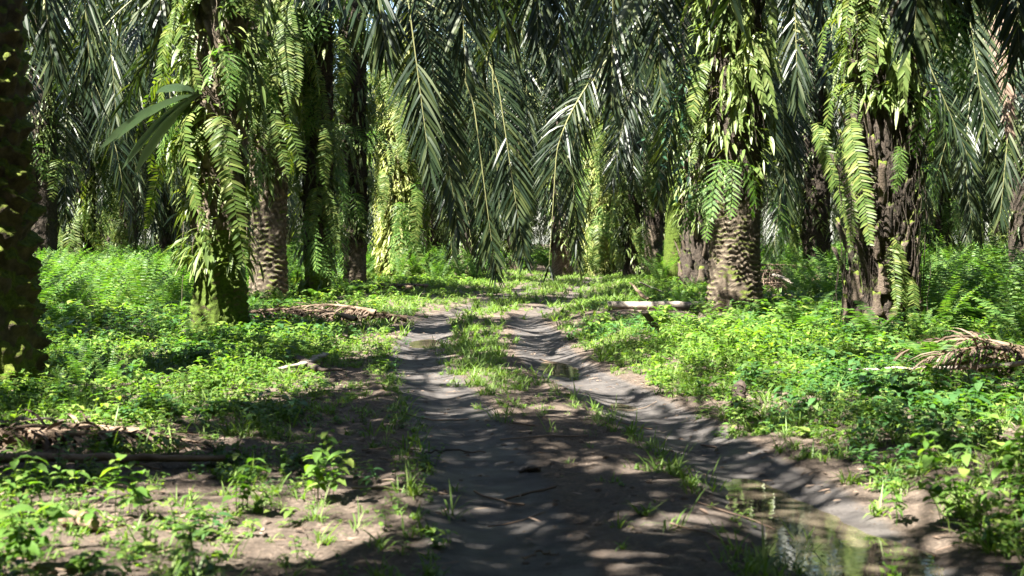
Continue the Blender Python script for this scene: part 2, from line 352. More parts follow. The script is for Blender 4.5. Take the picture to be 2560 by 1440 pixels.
# ------------------------------------------------------------------ objects
def thing(name, label, cat, loc=(0, 0, 0), group=None, kind=None):
    o = bpy.data.objects.new(name, None); col.objects.link(o); o.location = loc; o.empty_display_size = .2
    tag(o, label, cat, group, kind); return o
def tag(o, label=None, cat=None, group=None, kind=None):
    if label: o['label'] = label
    if cat: o['category'] = cat
    if group: o['group'] = group
    if kind: o['kind'] = kind
    return o
def link(name, me, parent=None, loc=(0, 0, 0), rot=(0, 0, 0), sc=1.0):
    o = bpy.data.objects.new(name, me); col.objects.link(o); o.parent = parent
    o.location = loc; o.rotation_euler = rot; o.scale = (sc, sc, sc) if np.isscalar(sc) else sc
    return o

# ground and track: one continuous relief split in two sheets along the track's edge
def axis(a):
    return np.concatenate([np.arange(x0, x1, st) for x0, x1, st in a])
gx = axis([(-420, -60, 60), (-60, -16, 4), (-16, -6, .8), (-6, -2.4, .16), (-2.4, 3.0, .045), (3.0, 7, .16), (7, 16, .8), (16, 60, 4), (60, 421, 60)])
gy = axis([(-420, -60, 60), (-60, -8, 4), (-8, 4.4, .6), (4.4, 12, .06), (12, 22, .11), (22, 36, .25), (36, 60, 1), (60, 140, 5), (140, 500, 60)])
GX, GY = np.meshgrid(gx, gy); GZ = height(GX, GY); ny, nx = GX.shape
GZ[np.abs(GX) > 50] = 0; GZ[GY > 120] = 0
Vg = np.stack([GX, GY, GZ], -1).reshape(-1, 3).astype(np.float32)
ii = (np.arange(ny - 1)[:, None] * nx + np.arange(nx - 1)[None]).ravel()
Fg = np.stack([ii, ii + 1, ii + nx + 1, ii + nx], 1)
mx_, my_ = Vg[Fg[:, 0], 0], Vg[Fg[:, 0], 1]
dd = mx_ - road(my_); tr = (np.abs(dd) < 1.2 + .12 * noise(mx_, my_, 1.3, 1)) & (my_ > -7) & (my_ < 46)
def mudness(x, y):
    d = x - road(y) - noise(0 * x + 3, y, 5, 1) * .10
    m_ = np.exp(-((np.abs(d) - .75) / .36) ** 4)
    m_ = np.maximum(m_, .40 * smooth(-np.abs(d), -.8, -.2) * smooth(-y, -11, -7))
    return m_ * (1 - .5 * smooth(y, 16, 26))
for nm, sel in (('ground', ~tr), ('dirt_track', tr)):
    F = Fg[sel]; used, inv = np.unique(F, return_inverse=True)
    mb = MB(); mb.add(Vg[used], inv.reshape(-1, 4)); me = mb.mesh(nm, [M_GROUND])
    a = me.attributes.new('mud', 'FLOAT', 'POINT'); a.data.foreach_set('value', mudness(Vg[used][:, 0], Vg[used][:, 1]).astype(np.float32))
    o = link(nm, me); tag(o, kind='structure', label={'ground': 'brown forest floor under the plants', 'dirt_track': 'muddy two rutted dirt track curving between the palms'}[nm])
for (cx, cyy, rx, ry, dp), lev in zip([(1.38, 6.6, .75, 1.35, 0), *PUD[2:]], (-.066, -.083, -.052, -.094)):
    n = 28; a = np.arange(n) / n * 2 * np.pi; V = [[0, 0, 0]] + [[rx * 1.15 * math.cos(t), ry * 1.15 * math.sin(t), 0] for t in a]
    F = [[0, 1 + (2 * i) % n, 1 + (2 * i + 1) % n, 1 + (2 * i + 2) % n] for i in range(n // 2)]
    mb = MB(); mb.add(V, F); o = link('puddle_water', mb.mesh('puddle_water', [M_WATER], False), loc=(cx, cyy, lev)); tag(o, 'still muddy puddle water in the wheel rut', kind='structure')

# ------------------------------------------------------------------ palm trunks
def trunk_geo(mb, R, H, zs, r, lean=(0, 0), nth=84, dz=.022, amp=.045, mi=(0, 1), flare=.16, rows=.085, seg=9):
    """ledged leaf scars below zs, rough fibrous stem with old leaf bases above"""
    z = np.concatenate([np.arange(-.15, zs, dz), np.arange(zs, H, dz * 2.6)]); th = np.linspace(0, 2 * np.pi, nth, endpoint=False)
    Z, TH = np.meshgrid(z, th, indexing='ij')
    ph = r.uniform(0, 6)
    u = TH * seg / (2 * np.pi)
    wav = .22 * np.abs(np.sin(np.pi * (u + .17 * Z / rows * .5))) + .16 * np.sin(TH * 4 + Z * 2.5 + ph) + .12 * np.sin(TH * 19 - Z * 4) + .25 * np.sin(TH * 13 + ph + Z * 9) * .5 + .18 * np.sin(TH * 3 + ph + Z * 1.2) + .12 * np.sin(TH * 7 + ph * 2 - Z * 1.1)
    zz = Z / rows + wav
    fr = zz - np.floor(zz)
    saw = np.where(fr < .75, (fr / .75) ** 1.4, (1 - fr) / .25)
    blk = .55 + .3 * np.sin(np.floor(zz) * 12.9 + TH * 2 + ph) + .3 * np.sin(TH * 7 + np.floor(zz) * 5.3) + .15 * np.sin(TH * 17 + np.floor(zz) * 3.1)
    rough = .5 * np.sin(TH * 11 + Z * 17 + ph) * np.sin(TH * 5 - Z * 9) + .5 * np.sin(TH * 19 + Z * 31)
    low = (Z < zs + .12 * np.sin(TH * 4 + ph))
    rad = R * (1 + flare * np.exp(-np.clip(Z, 0, 9) / .35)) + np.where(low, amp * saw * blk, amp * .8 + .035 * rough) + .012 * rough
    rad *= 1 + .04 * np.sin(TH * 2 + ph + Z * .8)
    cxs = lean[0] * Z; cys = lean[1] * Z
    V = np.stack([cxs + rad * np.cos(TH), cys + rad * np.sin(TH), Z], -1).reshape(-1, 3)
    nz = len(z); i, j = np.meshgrid(np.arange(nz - 1), np.arange(nth), indexing='ij'); i = i.ravel(); j = j.ravel(); k = (j + 1) % nth
    F = np.stack([i * nth + j, i * nth + k, (i + 1) * nth + k, (i + 1) * nth + j], 1)
    isup = z[i] > zs
    n0 = mb.n; mb.v.append(V.astype(np.float32)); mb.f.append(F + n0); mb.m.append(np.where(isup, mi[1], mi[0]).astype(np.int32)); mb.n += len(V)
def butt_geo(mb, P, az, L, w, tilt, r, mi=0, bulb=1.0):
    """one old frond base pointing up and out"""
    n = 7; t = np.linspace(0, 1, n); el = math.radians(90 - tilt)
    d = np.array([math.cos(az) * math.cos(el), math.sin(az) * math.cos(el), math.sin(el)]); S = np.array([-math.sin(az), math.cos(az), 0]); N = np.cross(S, d)
    C = P + d * (L * t)[:, None] + N * (-(t ** 2) * L * .0)[:, None]
    hw = w * np.interp(t, [0, .15, .4, 1], [.75 * bulb, 1 * bulb, .75, .66]); hd = hw * np.interp(t, [0, .3, 1], [.75, .6, .42])
    k = 8; an = np.arange(k) / k * 2 * np.pi
    V = C[:, None] + hw[:, None, None] * np.cos(an)[None, :, None] * S + hd[:, None, None] * np.sin(an)[None, :, None] * N
    V[-1] += d * (r.normal(0, .02, (k, 1))); V += r.normal(0, .05 * w, V.shape)
    V = V.reshape(-1, 3); V = np.vstack([V, C[-1] - d * .01])
    F = [[i * k + j, i * k + (j + 1) % k, (i + 1) * k + (j + 1) % k, (i + 1) * k + j] for i in range(n - 1) for j in range(k)]
    F += [[(n - 1) * k + j, (n - 1) * k + j + 1, (n - 1) * k + (j + 2) % k, n * k] for j in range(0, k, 2)]
    mb.add(V, F, mi)
def climb_leaves(z0, z1, R, n, r, lean=(0, 0), size=1.0, out_=.12, front=True):
    """small drooping leaves and short ferns rooted on the stem"""
    mb = MB()
    nc = n // 6; z = r.uniform(z0, z1, nc); th = r.uniform(0, 2 * np.pi, nc)
    if front: th = np.where(r.random(nc) < .75, r.uniform(-np.pi, 0, nc) * 1.15, th)
    ro = R + r.uniform(.0, out_, nc)
    B = np.stack([ro * np.cos(th) + lean[0] * z, ro * np.sin(th) + lean[1] * z, z], 1)
    B = np.repeat(B, 6, 0) + r.normal(0, .06, (nc * 6, 3)); th = np.repeat(th, 6) + r.normal(0, .7, nc * 6)
    m_ = len(B); Dd = np.stack([np.cos(th), np.sin(th), r.uniform(-1.6, .5, m_)], 1); W = np.stack([-np.sin(th), np.cos(th), r.normal(0, .3, m_)], 1)
    L = r.uniform(.07, .2, m_) * size
    ribbons(mb, B, Dd, W, L, L * r.uniform(.16, .30, m_), [.5, 1, .9, .1], .5, fold=.25)
    return mb
def roots_geo(mb, z0, z1, R, n, r, mi=0):
    for _ in range(n):
        th = r.uniform(-np.pi * 1.1, .3); z = r.uniform(z0, z1); L = r.uniform(.3, 1.1); ro = R + r.uniform(.03, .18)
        p0 = np.array([ro * math.cos(th), ro * math.sin(th), z]); k = 7; t = np.linspace(0, 1, k)[:, None]
        pts = p0 + t * np.array([0, 0, -L]) + np.cumsum(r.normal(0, .018, (k, 3)), 0)
        tube(mb, pts, r.uniform(.003, .007), 3, mi, cap=False)

# shared frond library for the palms standing farther back
PM = [M_PALM, M_RACH]
lib_up, lib_down = [], []
r = np.random.default_rng(11)
for i in range(5):
    mb = MB(); palm_frond(mb, frond_path(0, 58 - 9 * i, -35 - 10 * i, 6.4, 1.25), (0, 1, 0), r, M=62, lmax=.95, w=.055); lib_up.append(mb.mesh('frond', PM))
for i in range(6):
    mb = MB(); palm_frond(mb, frond_path(0, 28 - 9 * i, -87, 6.2 + .3 * (i % 3), [.75, .6, .62, .5, .5, .42][i]), (0, 1, 0), r, M=92, lmax=.95, w=.036, K=4, spread=.9); lib_down.append(mb.mesh('frond', PM))
mb = MB(); palm_frond(mb, frond_path(0, -20, -88, 5.2, .4), (0, 1, 0), r, M=60, lmax=.7, w=.04, spread=.8); lib_dead = mb.mesh('frond', [M_DEAD, M_DEAD])

UPP = [frond_path(0, 58 - 9 * i, -35 - 10 * i, 6.4, 1.25) for i in range(5)]
DNP = [frond_path(0, 28 - 9 * i, -87, 6.2 + .3 * (i % 3), [.75, .6, .62, .5, .5, .42][i]) for i in range(6)]
def crown_fronds(root, top, r, nup=16, ndown=14, sc=1.0, dead=0, skip=None):
    for i in range(nup + ndown + dead):
        az = i * 2.39996 + r.normal(0, .12)
        if i < nup: me = lib_up[int(i / nup * 5)]; z = -.1 * i / nup
        elif i < nup + ndown: me = lib_down[int((i - nup) / ndown * 6)]; z = -.25 - .3 * (i - nup) / ndown
        else: me = lib_dead; z = -.6
        s = sc * r.uniform(.88, 1.08)
        pp = (UPP[int(i / nup * 5)] if i < nup else DNP[min(5, int((i - nup) / ndown * 6))]) * s
        pw = np.stack([pp[:, 0] * math.cos(az) - pp[:, 1] * math.sin(az), pp[:, 0] * math.sin(az) + pp[:, 1] * math.cos(az), pp[:, 2]], 1) + np.array(root.location) + np.array(top)
        if blocks(pw[::2]): continue
        o = link('frond', me, root, (top[0] + .25 * math.cos(az), top[1] + .25 * math.sin(az), top[2] + z), (r.normal(0, .12), r.normal(0, .04), az), s)

def in_view(P, m=60):
    D = np.maximum(P[:, 1], .01); px = 1280 + P[:, 0] / D * FPX; py = HOR - (P[:, 2] - CAMH) / D * FPX
    return (P[:, 1] > .4) & (px > -m) & (px < 2560 + m) & (py > -m) & (py < 1440 + m)
def view_block(P):
    D = np.maximum(P[:, 1], .01); px = 1280 + P[:, 0] / D * FPX; py = HOR - (P[:, 2] - CAMH) / D * FPX
    iv = (P[:, 1] > .4) & (px > -150) & (px < 2710) & (py > -90) & (py < 1440)
    lim = np.interp(P[:, 1], [10, 16, 24, 30], [-90, 20, 190, 300])
    return (iv & (py > lim)).any()
def unique_crown(root, base, top, r, n=34, L=6.0, M=56):
    """crown of a palm close to the camera, all its fronds above the picture"""
    mb = MB(); cnt = 0
    for i in range(n):
        az = i * 2.39996 + r.normal(0, .12); u = i / n
        pts = frond_path(az, 72 - 66 * u, -25 - 52 * u, L * r.uniform(.88, 1.06), 1.15 - .3 * u) + np.array([base[0] + top[0], base[1] + top[1], top[2] - .4 * u])
        if view_block(pts): continue
        palm_frond(mb, pts, (-math.sin(az), math.cos(az), 0), r, M=M, lmax=1.0, w=.06, culls=1)
    if not mb.v: return
    for v in mb.v: v -= np.array(base, np.float32)
    link('crown', mb.mesh('crown', PM), root)

# ------------------------------------------------------------------ hanging fern library
def hang_path(L, out_, r, n=16):
    t = np.linspace(0, 1, n); x = out_ * (1 - np.exp(-t * 3.2)); z = .16 * np.sin(np.minimum(t * 4.5, np.pi)) * out_ / .4 - L * np.clip(t - .08, 0, 1) ** 1.15
    y = .05 * np.sin(t * 3 + r.uniform(0, 6)) * L
    return np.stack([x, y - y[0], z], 1)
fern_lib = {'sword': [], 'lace': [], 'strap': []}
r = np.random.default_rng(21)
for i in range(7):
    L = [1.1, 1.4, 1.7, 2.0, .8, 1.3, 1.6][i]; mb = MB()
    fern_frond(mb, hang_path(L, .45 + .06 * i, r), (0, 1, 0), r, M=int(L * 19 + 5), pl=.20 - .012 * (i % 3), pw=.036, K=4, ang=76, fold=.15, drop=.22, taper=.3)
    fern_lib['sword'].append(mb.mesh('frond', [M_FERN]))
for i in range(4):
    L = [.7, .9, 1.1, .8][i]; mb = MB()
    fern_frond(mb, hang_path(L, .5, r), (0, 1, 0), r, M=int(L * 15), pl=.24, pw=.026, K=3, ang=62, drop=.15, lobed=True, taper=.15)
    fern_lib['lace'].append(mb.mesh('frond', [M_FERN2]))
for i in range(3):
    mb = MB(); fern_frond(mb, hang_path(.8 + .2 * i, .3, r), (0, 1, 0), r, M=16, pl=.13, pw=.05, K=4, ang=50, fold=.2, drop=.5, taper=.6)
    fern_lib['strap'].append(mb.mesh('frond', [M_CLIMB]))
used_labels = {}
def uniq(lab):
    k = used_labels.get(lab, 0); used_labels[lab] = k + 1
    return lab
def hanging_fern(p, az, n, kind, r, sc, label, group):
    """a fern clump rooted at p on a stem, fronds fanning round azimuth az"""
    t = thing('hanging_fern', label, 'fern', tuple(p), group)
    for i in range(n):
        me = fern_lib[kind][r.integers(len(fern_lib[kind]))]
        a = az + (i - (n - 1) / 2) * .55 + r.normal(0, .2)
        link('frond', me, t, tuple(r.normal(0, .04, 3)), (r.normal(0, .2), r.uniform(-.08, .2), a), sc * r.uniform(.55, 1.1))
    return t

# ------------------------------------------------------------------ the palms one can tell apart
ORD = ['lowest', 'second lowest', 'third lowest', 'fourth lowest', 'fifth lowest', 'sixth lowest', 'seventh lowest', 'eighth lowest', 'ninth lowest', 'tenth lowest', 'eleventh lowest', 'twelfth lowest', 'thirteenth lowest', 'fourteenth lowest']
PALMS = {}
def palm(key, px, D, R, H, zs, label, short, mats, crown='unique', lean=(0, 0), ferns=(), climb=(0, 0, 0), rows=.085, amp=.045, seed=0, res=1.0, butts=0, flare=.16, group='oil palms lining the track', roots=0, x=None, cm=None, up=(16, 14), csc=1.0, rowseg=9):
    r = np.random.default_rng(100 + seed)
    X = (px - 1280) / FPX * D if x is None else x
    base = np.array([X, D, float(height(X, D))])
    root = thing('oil_palm', label, 'palm tree', tuple(base), group)
    mb = MB(); trunk_geo(mb, R, H, zs, r, lean, nth=int(84 * res), dz=.022 / res, rows=rows, amp=amp, flare=flare, seg=rowseg)
    nb = 0; zt = zs
    while zt < H - .1:              # worn leaf bases wrapped round the upper stem
        th = nb * 2.39996; nb += 1; zt += .030
        if r.random() < .55: continue
        P = np.array([lean[0] * zt + (R + .0) * math.cos(th), lean[1] * zt + (R + .0) * math.sin(th), zt])
        butt_geo(mb, P, th, r.uniform(.16, .3), .075, r.uniform(15, 38), r, mi=2)
    if roots: roots_geo(mb, zs, min(H, 5.5), R + .04, roots, r, mi=1)
    link('trunk', mb.mesh('trunk', [mats[0], mats[1], M_BUTT if mats[1] is not M_FIBRE else M_FIBRE]), root)
    if butts:
        lib = []
        for k in range(5):
            m2 = MB(); butt_geo(m2, np.zeros(3), 0, .32 + .05 * k, .064, 13 + 3 * k, r, bulb=.85); lib.append(m2.mesh('leaf_base', [[M_BUTT, M_FIBRE, M_BUTTD, M_BUTTD, M_FIBRE][k]]))
        m2 = MB(); butt_geo(m2, np.zeros(3), 0, .32, .085, 8, r, bulb=1.2); lib.append(m2.mesh('leaf_base', [M_BUTTD]))
        k = 0; z = .05
        while z < H * .9 and k < butts:
            th = k * 2.39996 + r.normal(0, .08); rr = R + .02 + .12 * math.exp(-z / .6)
            me = lib[5] if z < .55 else lib[r.integers(5)]
            link('leaf_base', me, root, (rr * math.cos(th), rr * math.sin(th), z), (0, 0, th), r.uniform(.85, 1.2)); k += 1
            z += 5.4 / butts
    z0, z1, n = climb
    if n:
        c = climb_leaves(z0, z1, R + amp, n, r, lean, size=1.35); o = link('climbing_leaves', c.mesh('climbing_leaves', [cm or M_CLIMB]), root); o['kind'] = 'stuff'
    top = (lean[0] * H, lean[1] * H, H)
    if crown == 'unique': unique_crown(root, base, top, r)
    elif crown == 'lib': crown_fronds(root, top, r, up[0], up[1], sc=csc)
    # ferns rooted on the stem: (side -1 left / 0 front / 1 right, z, kind, count, scale)
    for side, kinds in ((-1, 'left'), (0, 'front'), (1, 'right')):
        fs = sorted([f for f in ferns if f[0] == side], key=lambda f: f[1])
        for q, (sd_, z, kd, n_, sc) in enumerate(fs):
            az = {-1: math.pi * .97, 0: -math.pi / 2, 1: .1}[sd_] + r.normal(0, .3)
            az = {-1: -math.pi + .35, 0: -math.pi / 2, 1: -.35}[sd_] + r.normal(0, .28)
            P = base + np.array([lean[0] * z + (R + .05) * math.cos(az), lean[1] * z + (R + .05) * math.sin(az), z])
            look = {'sword': 'long sword fern', 'lace': 'lacy fern', 'strap': 'broad leaved creeping fern'}[kd]
            hanging_fern(P, az, n_, kd, r, sc, f"{look} on the {kinds} of {short}, {ORD[q]} there", 'ferns growing on the palm trunks')
    PALMS[key] = (root, base, np.array(base) + np.array(top)); return root

def column(z0, z1, n, r, sc=1.0, kinds=('sword',), nf=(3, 5)):
    return [(int(r.integers(-1, 2)), float(z), str(r.choice(kinds)), int(r.integers(*nf)), sc * float(r.uniform(.8, 1.15))) for z in np.linspace(z0, z1, n)]
q = np.random.default_rng(5)
palm('T1', -38, 12.0, .37, 6.8, 4.6, 'dark ledged palm trunk standing closest, cut off by the left edge of the view', 'the closest dark palm', (M_BARKM1, M_BARK), lean=(-.03, 0), rows=.19, amp=.13, seed=1, res=1.1, roots=0, rowseg=7)
palm('T2', 550, 18.7, .30, 6.9, 1.35, 'thick palm with bright green moss on its foot, hung with long sword ferns', 'the moss footed palm', (M_BARKY, M_BARK), seed=2,
     ferns=column(2.2, 6.2, 20, q, .92, ('sword', 'sword', 'lace', 'strap')), climb=(.9, 5.2, 1000), roots=25, flare=.25, rows=.1, amp=.055)
palm('T3', 672, 28.9, .345, 7.2, 2.2, 'palm with clean stacked leaf scars just right of the moss footed palm', 'the clean scarred palm', (M_BARK, M_BARK), seed=3,
     ferns=column(3.4, 6.4, 16, q, 1.1, ('sword', 'sword', 'strap')), climb=(2.1, 6, 900), rows=.115, amp=.055, flare=.12)
palm('T4', 795, 29.8, .25, 7.0, .8, 'slim leafy palm between the clean scarred palm and the dark narrow palm', 'the slim leafy palm', (M_BARKM, M_FIBRE), seed=4, res=.7,
     ferns=column(1.6, 6.4, 15, q, 1.0, ('sword', 'lace')) + [(0, 1.15, 'lace', 4, .9)], climb=(.3, 6, 1200), roots=15)
palm('T5', 888, 34, .26, 7.2, 1.1, 'dark narrow palm with ledged foot nearest the left edge of the far track', 'the dark narrow palm', (M_BARK, M_FIBRE), seed=5, res=.7, lean=(-.012, 0),
     ferns=column(2.3, 7, 13, q, 1.1, ('sword', 'sword', 'lace')), climb=(1.2, 7, 900), roots=15, crown='lib', up=(14, 5))
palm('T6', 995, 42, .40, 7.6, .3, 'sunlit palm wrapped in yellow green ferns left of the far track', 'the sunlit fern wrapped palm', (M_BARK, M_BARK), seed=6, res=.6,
     ferns=column(1.0, 7.4, 22, q, 1.15, ('sword', 'lace')), climb=(.2, 7.4, 6000), cm=M_CLIMBLIT, crown='lib', up=(14, 4))
palm('T7', 108, 40, .33, 7.5, .6, 'bare brown fibrous palm behind the fern bed beside the closest dark palm', 'the bare brown palm', (M_FIBRE, M_FIBRE), seed=7, res=.6,
     ferns=column(3.3, 7, 8, q, 1.2, ('lace', 'sword')), climb=(3, 7.4, 900), crown='lib', group='palms in the left hand rows')
palm('T8', 205, 46, .36, 7.5, .4, 'fern draped palm behind the fern bed, right of the bare brown palm', 'the fern draped left palm', (M_FIBRE, M_FIBRE), seed=8, res=.6,
     ferns=column(1.8, 7, 12, q, 1.3, ('sword', 'lace')), climb=(1, 7.4, 1600), crown='lib', group='palms in the left hand rows')
palm('T9', 425, 50, .33, 7.5, .6, 'shaded dark palm close behind the left side of the moss footed palm', 'the shaded back palm', (M_BARKM, M_FIBRE), seed=9, res=.6,
     ferns=column(2, 7, 9, q, 1.3, ('sword', 'lace')), climb=(1.5, 7.4, 1200), crown='lib', group='palms in the left hand rows')
palm('T10', 320, 56, .33, 7.5, .6, 'distant palm in the gap between the fern draped palm and the shaded back palm', 'the gap palm', (M_BARKM, M_FIBRE), seed=10, res=.5,
     ferns=column(2, 7, 6, q, 1.3, ('sword',)), climb=(1.0, 7.4, 1200), crown='lib', group='palms in the left hand rows')
palm('R1', 1836, 23.2, .385, 7.0, 1.75, 'palm with pale rippled leaf scars at its foot and reddish fibre above', 'the rippled foot palm', (M_BARK, M_FIBRE), seed=11, rows=.088, amp=.05, flare=.16,
     ferns=[(0, 2.35, 'lace', 6, .95), (-1, 2.0, 'lace', 5, 1.0), (1, 1.75, 'lace', 4, .9), (1, 1.3, 'lace', 3, .7), (-1, 4.0, 'sword', 2, .95), (0, 3.4, 'strap', 4, .8), (1, 3.3, 'strap', 4, .9), (0, 4.0, 'strap', 5, 1.0), (1, 4.4, 'strap', 5, 1.1), (-1, 4.8, 'strap', 4, .9), (0, 4.9, 'strap', 5, 1.1), (1, 5.3, 'strap', 4, 1.1), (0, 5.5, 'strap', 5, 1.0), (-1, 5.6, 'strap', 4, 1.0)],
     climb=(2.0, 5.8, 1100), roots=70)
palm('R2', 2205, 17.8, .33, 7.0, .3, 'thick palm armoured with cut frond bases at the right of the track', 'the frond base palm', (M_FIBRE, M_FIBRE), seed=12, butts=165, flare=.45,
     ferns=[(0, 1.15, 'sword', 3, .72), (-1, 1.0, 'sword', 3, .5), (0, .7, 'sword', 3, .5), (-1, 2.6, 'sword', 3, .8), (1, 2.1, 'lace', 3, .7), (0, 2.3, 'lace', 3, .5), (1, 1.3, 'lace', 3, .7), (1, 3.0, 'lace', 3, .8), (-1, 3.1, 'sword', 2, .8), (-1, 3.8, 'sword', 4, .8), (0, 3.5, 'strap', 5, .9), (0, 4.1, 'strap', 5, 1.2), (1, 4.4, 'lace', 5, 1.0), (-1, 4.6, 'sword', 4, .9), (0, 4.9, 'strap', 5, 1.0), (1, 5.2, 'lace', 4, .9)],
     climb=(2.9, 5.6, 900), roots=220)
palm('R3', 1682, 38, .26, 7.2, 7.0, 'slightly leaning palm stem coated in glowing yellow green moss', 'the leaning mossy palm', (M_BARKY, M_BARKY), seed=13, res=.7, lean=(.05, 0), amp=.03,
     ferns=column(3.6, 6.8, 6, q, 1.0, ('sword',)), climb=(3.4, 6.9, 600), crown='lib', up=(14, 5))
palm('R4', 1580, 46, .27, 7.6, .8, 'dark slim palm right of the track end carrying a large nest fern', 'the nest fern palm', (M_FIBRE, M_FIBRE), seed=14, res=.6,
     ferns=column(1.2, 4.2, 8, q, 1.0, ('lace', 'sword')), climb=(.3, 4.4, 1000), crown='lib', up=(14, 2))
palm('R5', 1634, 48, .30, 7.6, 1.6, 'deeply shaded ringed palm between the nest fern palm and the leaning mossy palm', 'the shaded ringed palm', (M_BARK, M_FIBRE), seed=15, res=.6,
     ferns=column(3, 7, 7, q, 1.0, ('sword',)), climb=(2.2, 7, 500), crown='lib', up=(12, 5))
palm('R6', 1742, 33, .30, 7.0, .2, 'palm with swollen pale frond bases half hidden behind the rippled foot palm', 'the swollen base palm', (M_FIBRE, M_FIBRE), seed=16, res=.7, butts=70, flare=.4,
     ferns=column(1.2, 6, 10, q, .9, ('lace', 'sword')), climb=(1.5, 6, 900), crown='lib', up=(14, 0))
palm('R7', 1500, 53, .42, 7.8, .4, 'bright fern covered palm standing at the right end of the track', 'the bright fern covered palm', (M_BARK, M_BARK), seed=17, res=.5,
     ferns=column(1.2, 7.4, 20, q, 1.25, ('sword', 'lace')), climb=(.2, 7.4, 6500), cm=M_CLIMBLIT, crown='lib', up=(14, 2))
palm('R8', 2040, 40, .33, 7.2, .8, 'dim palm seen between the rippled foot palm and the frond base palm', 'the dim middle palm', (M_FIBRE, M_FIBRE), seed=18, res=.5,
     ferns=column(1.6, 7, 6, q, 1.1, ('sword', 'lace')), climb=(1.2, 7, 500), crown='lib', group='palms in the right hand rows')
palm('R9', 2560, 36, .33, 7.2, .8, 'dark palm half out of view at the right edge', 'the right edge palm', (M_FIBRE, M_FIBRE), seed=19, res=.5,
     ferns=column(2.6, 7, 5, q, 1.1, ('sword',)), climb=(1.2, 7, 400), crown='lib', group='palms in the right hand rows')
palm('R10', 2345, 44, .33, 7.2, .8, 'sun flecked palm behind the right side of the frond base palm', 'the sun flecked palm', (M_FIBRE, M_FIBRE), seed=20, res=.5,
     ferns=column(1.6, 7, 9, q, 1.2, ('sword', 'lace')), climb=(.8, 7, 1500), crown='lib', group='palms in the right hand rows')
# palms at the head of the track whose fronds hang down to the ground
for i, (px, D, lab) in enumerate([(1165, 47, 'palm with a skirt of hanging fronds at the left head of the track'), (1290, 56, 'palm with dark fronds hanging to the ground straight ahead'),
                                  (1405, 50, 'palm with hanging fronds at the right head of the track'), (1080, 57, 'palm with drooping fronds behind the sunlit fern wrapped palm'), (1230, 70, 'deep shaded palm behind the hanging frond skirts')]):
    palm('C%d' % i, px, D, .32, 7.4 if i else 7.0, .8, lab, 'the head palm', (M_BARK, M_FIBRE), seed=30 + i, res=.45, crown='lib', up=(14, 20), climb=(.5, 7, 700), group='palms at the head of the track')
# palms beside and behind the camera: only their shade reaches the picture
for i, (x, y) in enumerate([(-4.9, 5.2), (-4.6, -2.5), (-11.6, 1.5), (-11.5, 9), (-11.6, 16.5), (-11.8, 24), (-18, 5), (-18, 13), (-18, 21), (4.9, 11.6), (5, 4.0), (5.1, -3.8), (12, 7.5), (12.2, 15.5), (12, -.5), (12, 23.5), (-.8, -5), (-2.6, 1.2), (-7.6, 2.2), (1.2, -2.2), (5.6, 8.0), (-8.2, 6.6), (-8.4, -1.5), (-11.5, -6), (-5, -9), (19, 19), (-19, 29)]):  # palms off the planting rows, one in the track, are added for shade
    palm('S%d' % i, 0, y, .33, 6.9, 1.2, 'palm outside the view, placed for the shade its crown casts on the foreground', 'a palm out of view', (M_BARK, M_FIBRE), seed=50 + i, res=.35, x=x, group='palms outside the view')

# shared copies: the rows behind
def copy_tree(o, parent=None):
    c = o.copy(); col.objects.link(c); c.parent = parent
    for ch in list(o.children): copy_tree(ch, c)
    return c
protos = []
for i in range(4):
    rt = palm('B%d' % i, 0, 60, .34, 7.3, .9, 'x', 'x', (M_BARK, M_FIBRE), seed=80 + i, res=.4, crown='lib', x=0, up=(17, 15 - 2 * i), csc=1.0, climb=(.6, 7, 1300), group=None)
    # heavier epiphyte cover as one part
    mb = MB(); r = np.random.default_rng(200 + i)
    for z in np.linspace(1.5, 7, 26):
        az = r.uniform(-math.pi, .4); pts = hang_path(r.uniform(.9, 1.7), r.uniform(.4, .7), r, 9)
        ca, sa = math.cos(az), math.sin(az); pts = np.stack([pts[:, 0] * ca - pts[:, 1] * sa + .36 * ca, pts[:, 0] * sa + pts[:, 1] * ca + .36 * sa, pts[:, 2] + z], 1)
        fern_frond(mb, pts, (-sa, ca, 0), r, M=24, pl=.2, pw=.042, K=2)
    o = link('fern_cover', mb.mesh('fern_cover', [M_FERN]), rt); o['kind'] = 'stuff'
    protos.append(rt)
taken = [b[:2] for _, b, _ in PALMS.values() if True][:-4]
n = 0; r = np.random.default_rng(77)
for row in range(9):
    y0 = 47 + row * 7.4
    for cx in range(-5, 6):
        X = cx * 8.3 + (row % 2) * 4.1 + r.normal(0, .6) + (1.5 if cx > 0 else 0); Y = y0 + r.normal(0, .7)
        if abs(X) > Y * .36 + 4 + 3: continue
        if abs(X - road(Y)) < 3.2 and Y < 62: continue
        if min(math.hypot(X - t[0], Y - t[1]) for t in taken) < 3.4: continue
        if n < 4: o = protos[n]
        else: o = copy_tree(protos[r.integers(4)])
        o.location = (X, Y, 0)
        s = r.uniform(.9, 1.15); o.scale = (s, s, s); 
        side = 'left' if X < -3 - .0 * Y else 'right' if X > 6 else 'middle'
        rng_ = 'nearer' if Y < 66 else 'farther' if Y < 88 else 'farthest'
        tag(o, {'left': f'dim fern hung palm in the {rng_} back rows left of the track', 'right': f'dim fern hung palm in the {rng_} back rows right of the track',
                'middle': f'palm of the {rng_} back rows straight ahead behind the hanging fronds'}[side], 'palm tree', f'{rng_} back row palms {side}')
        n += 1

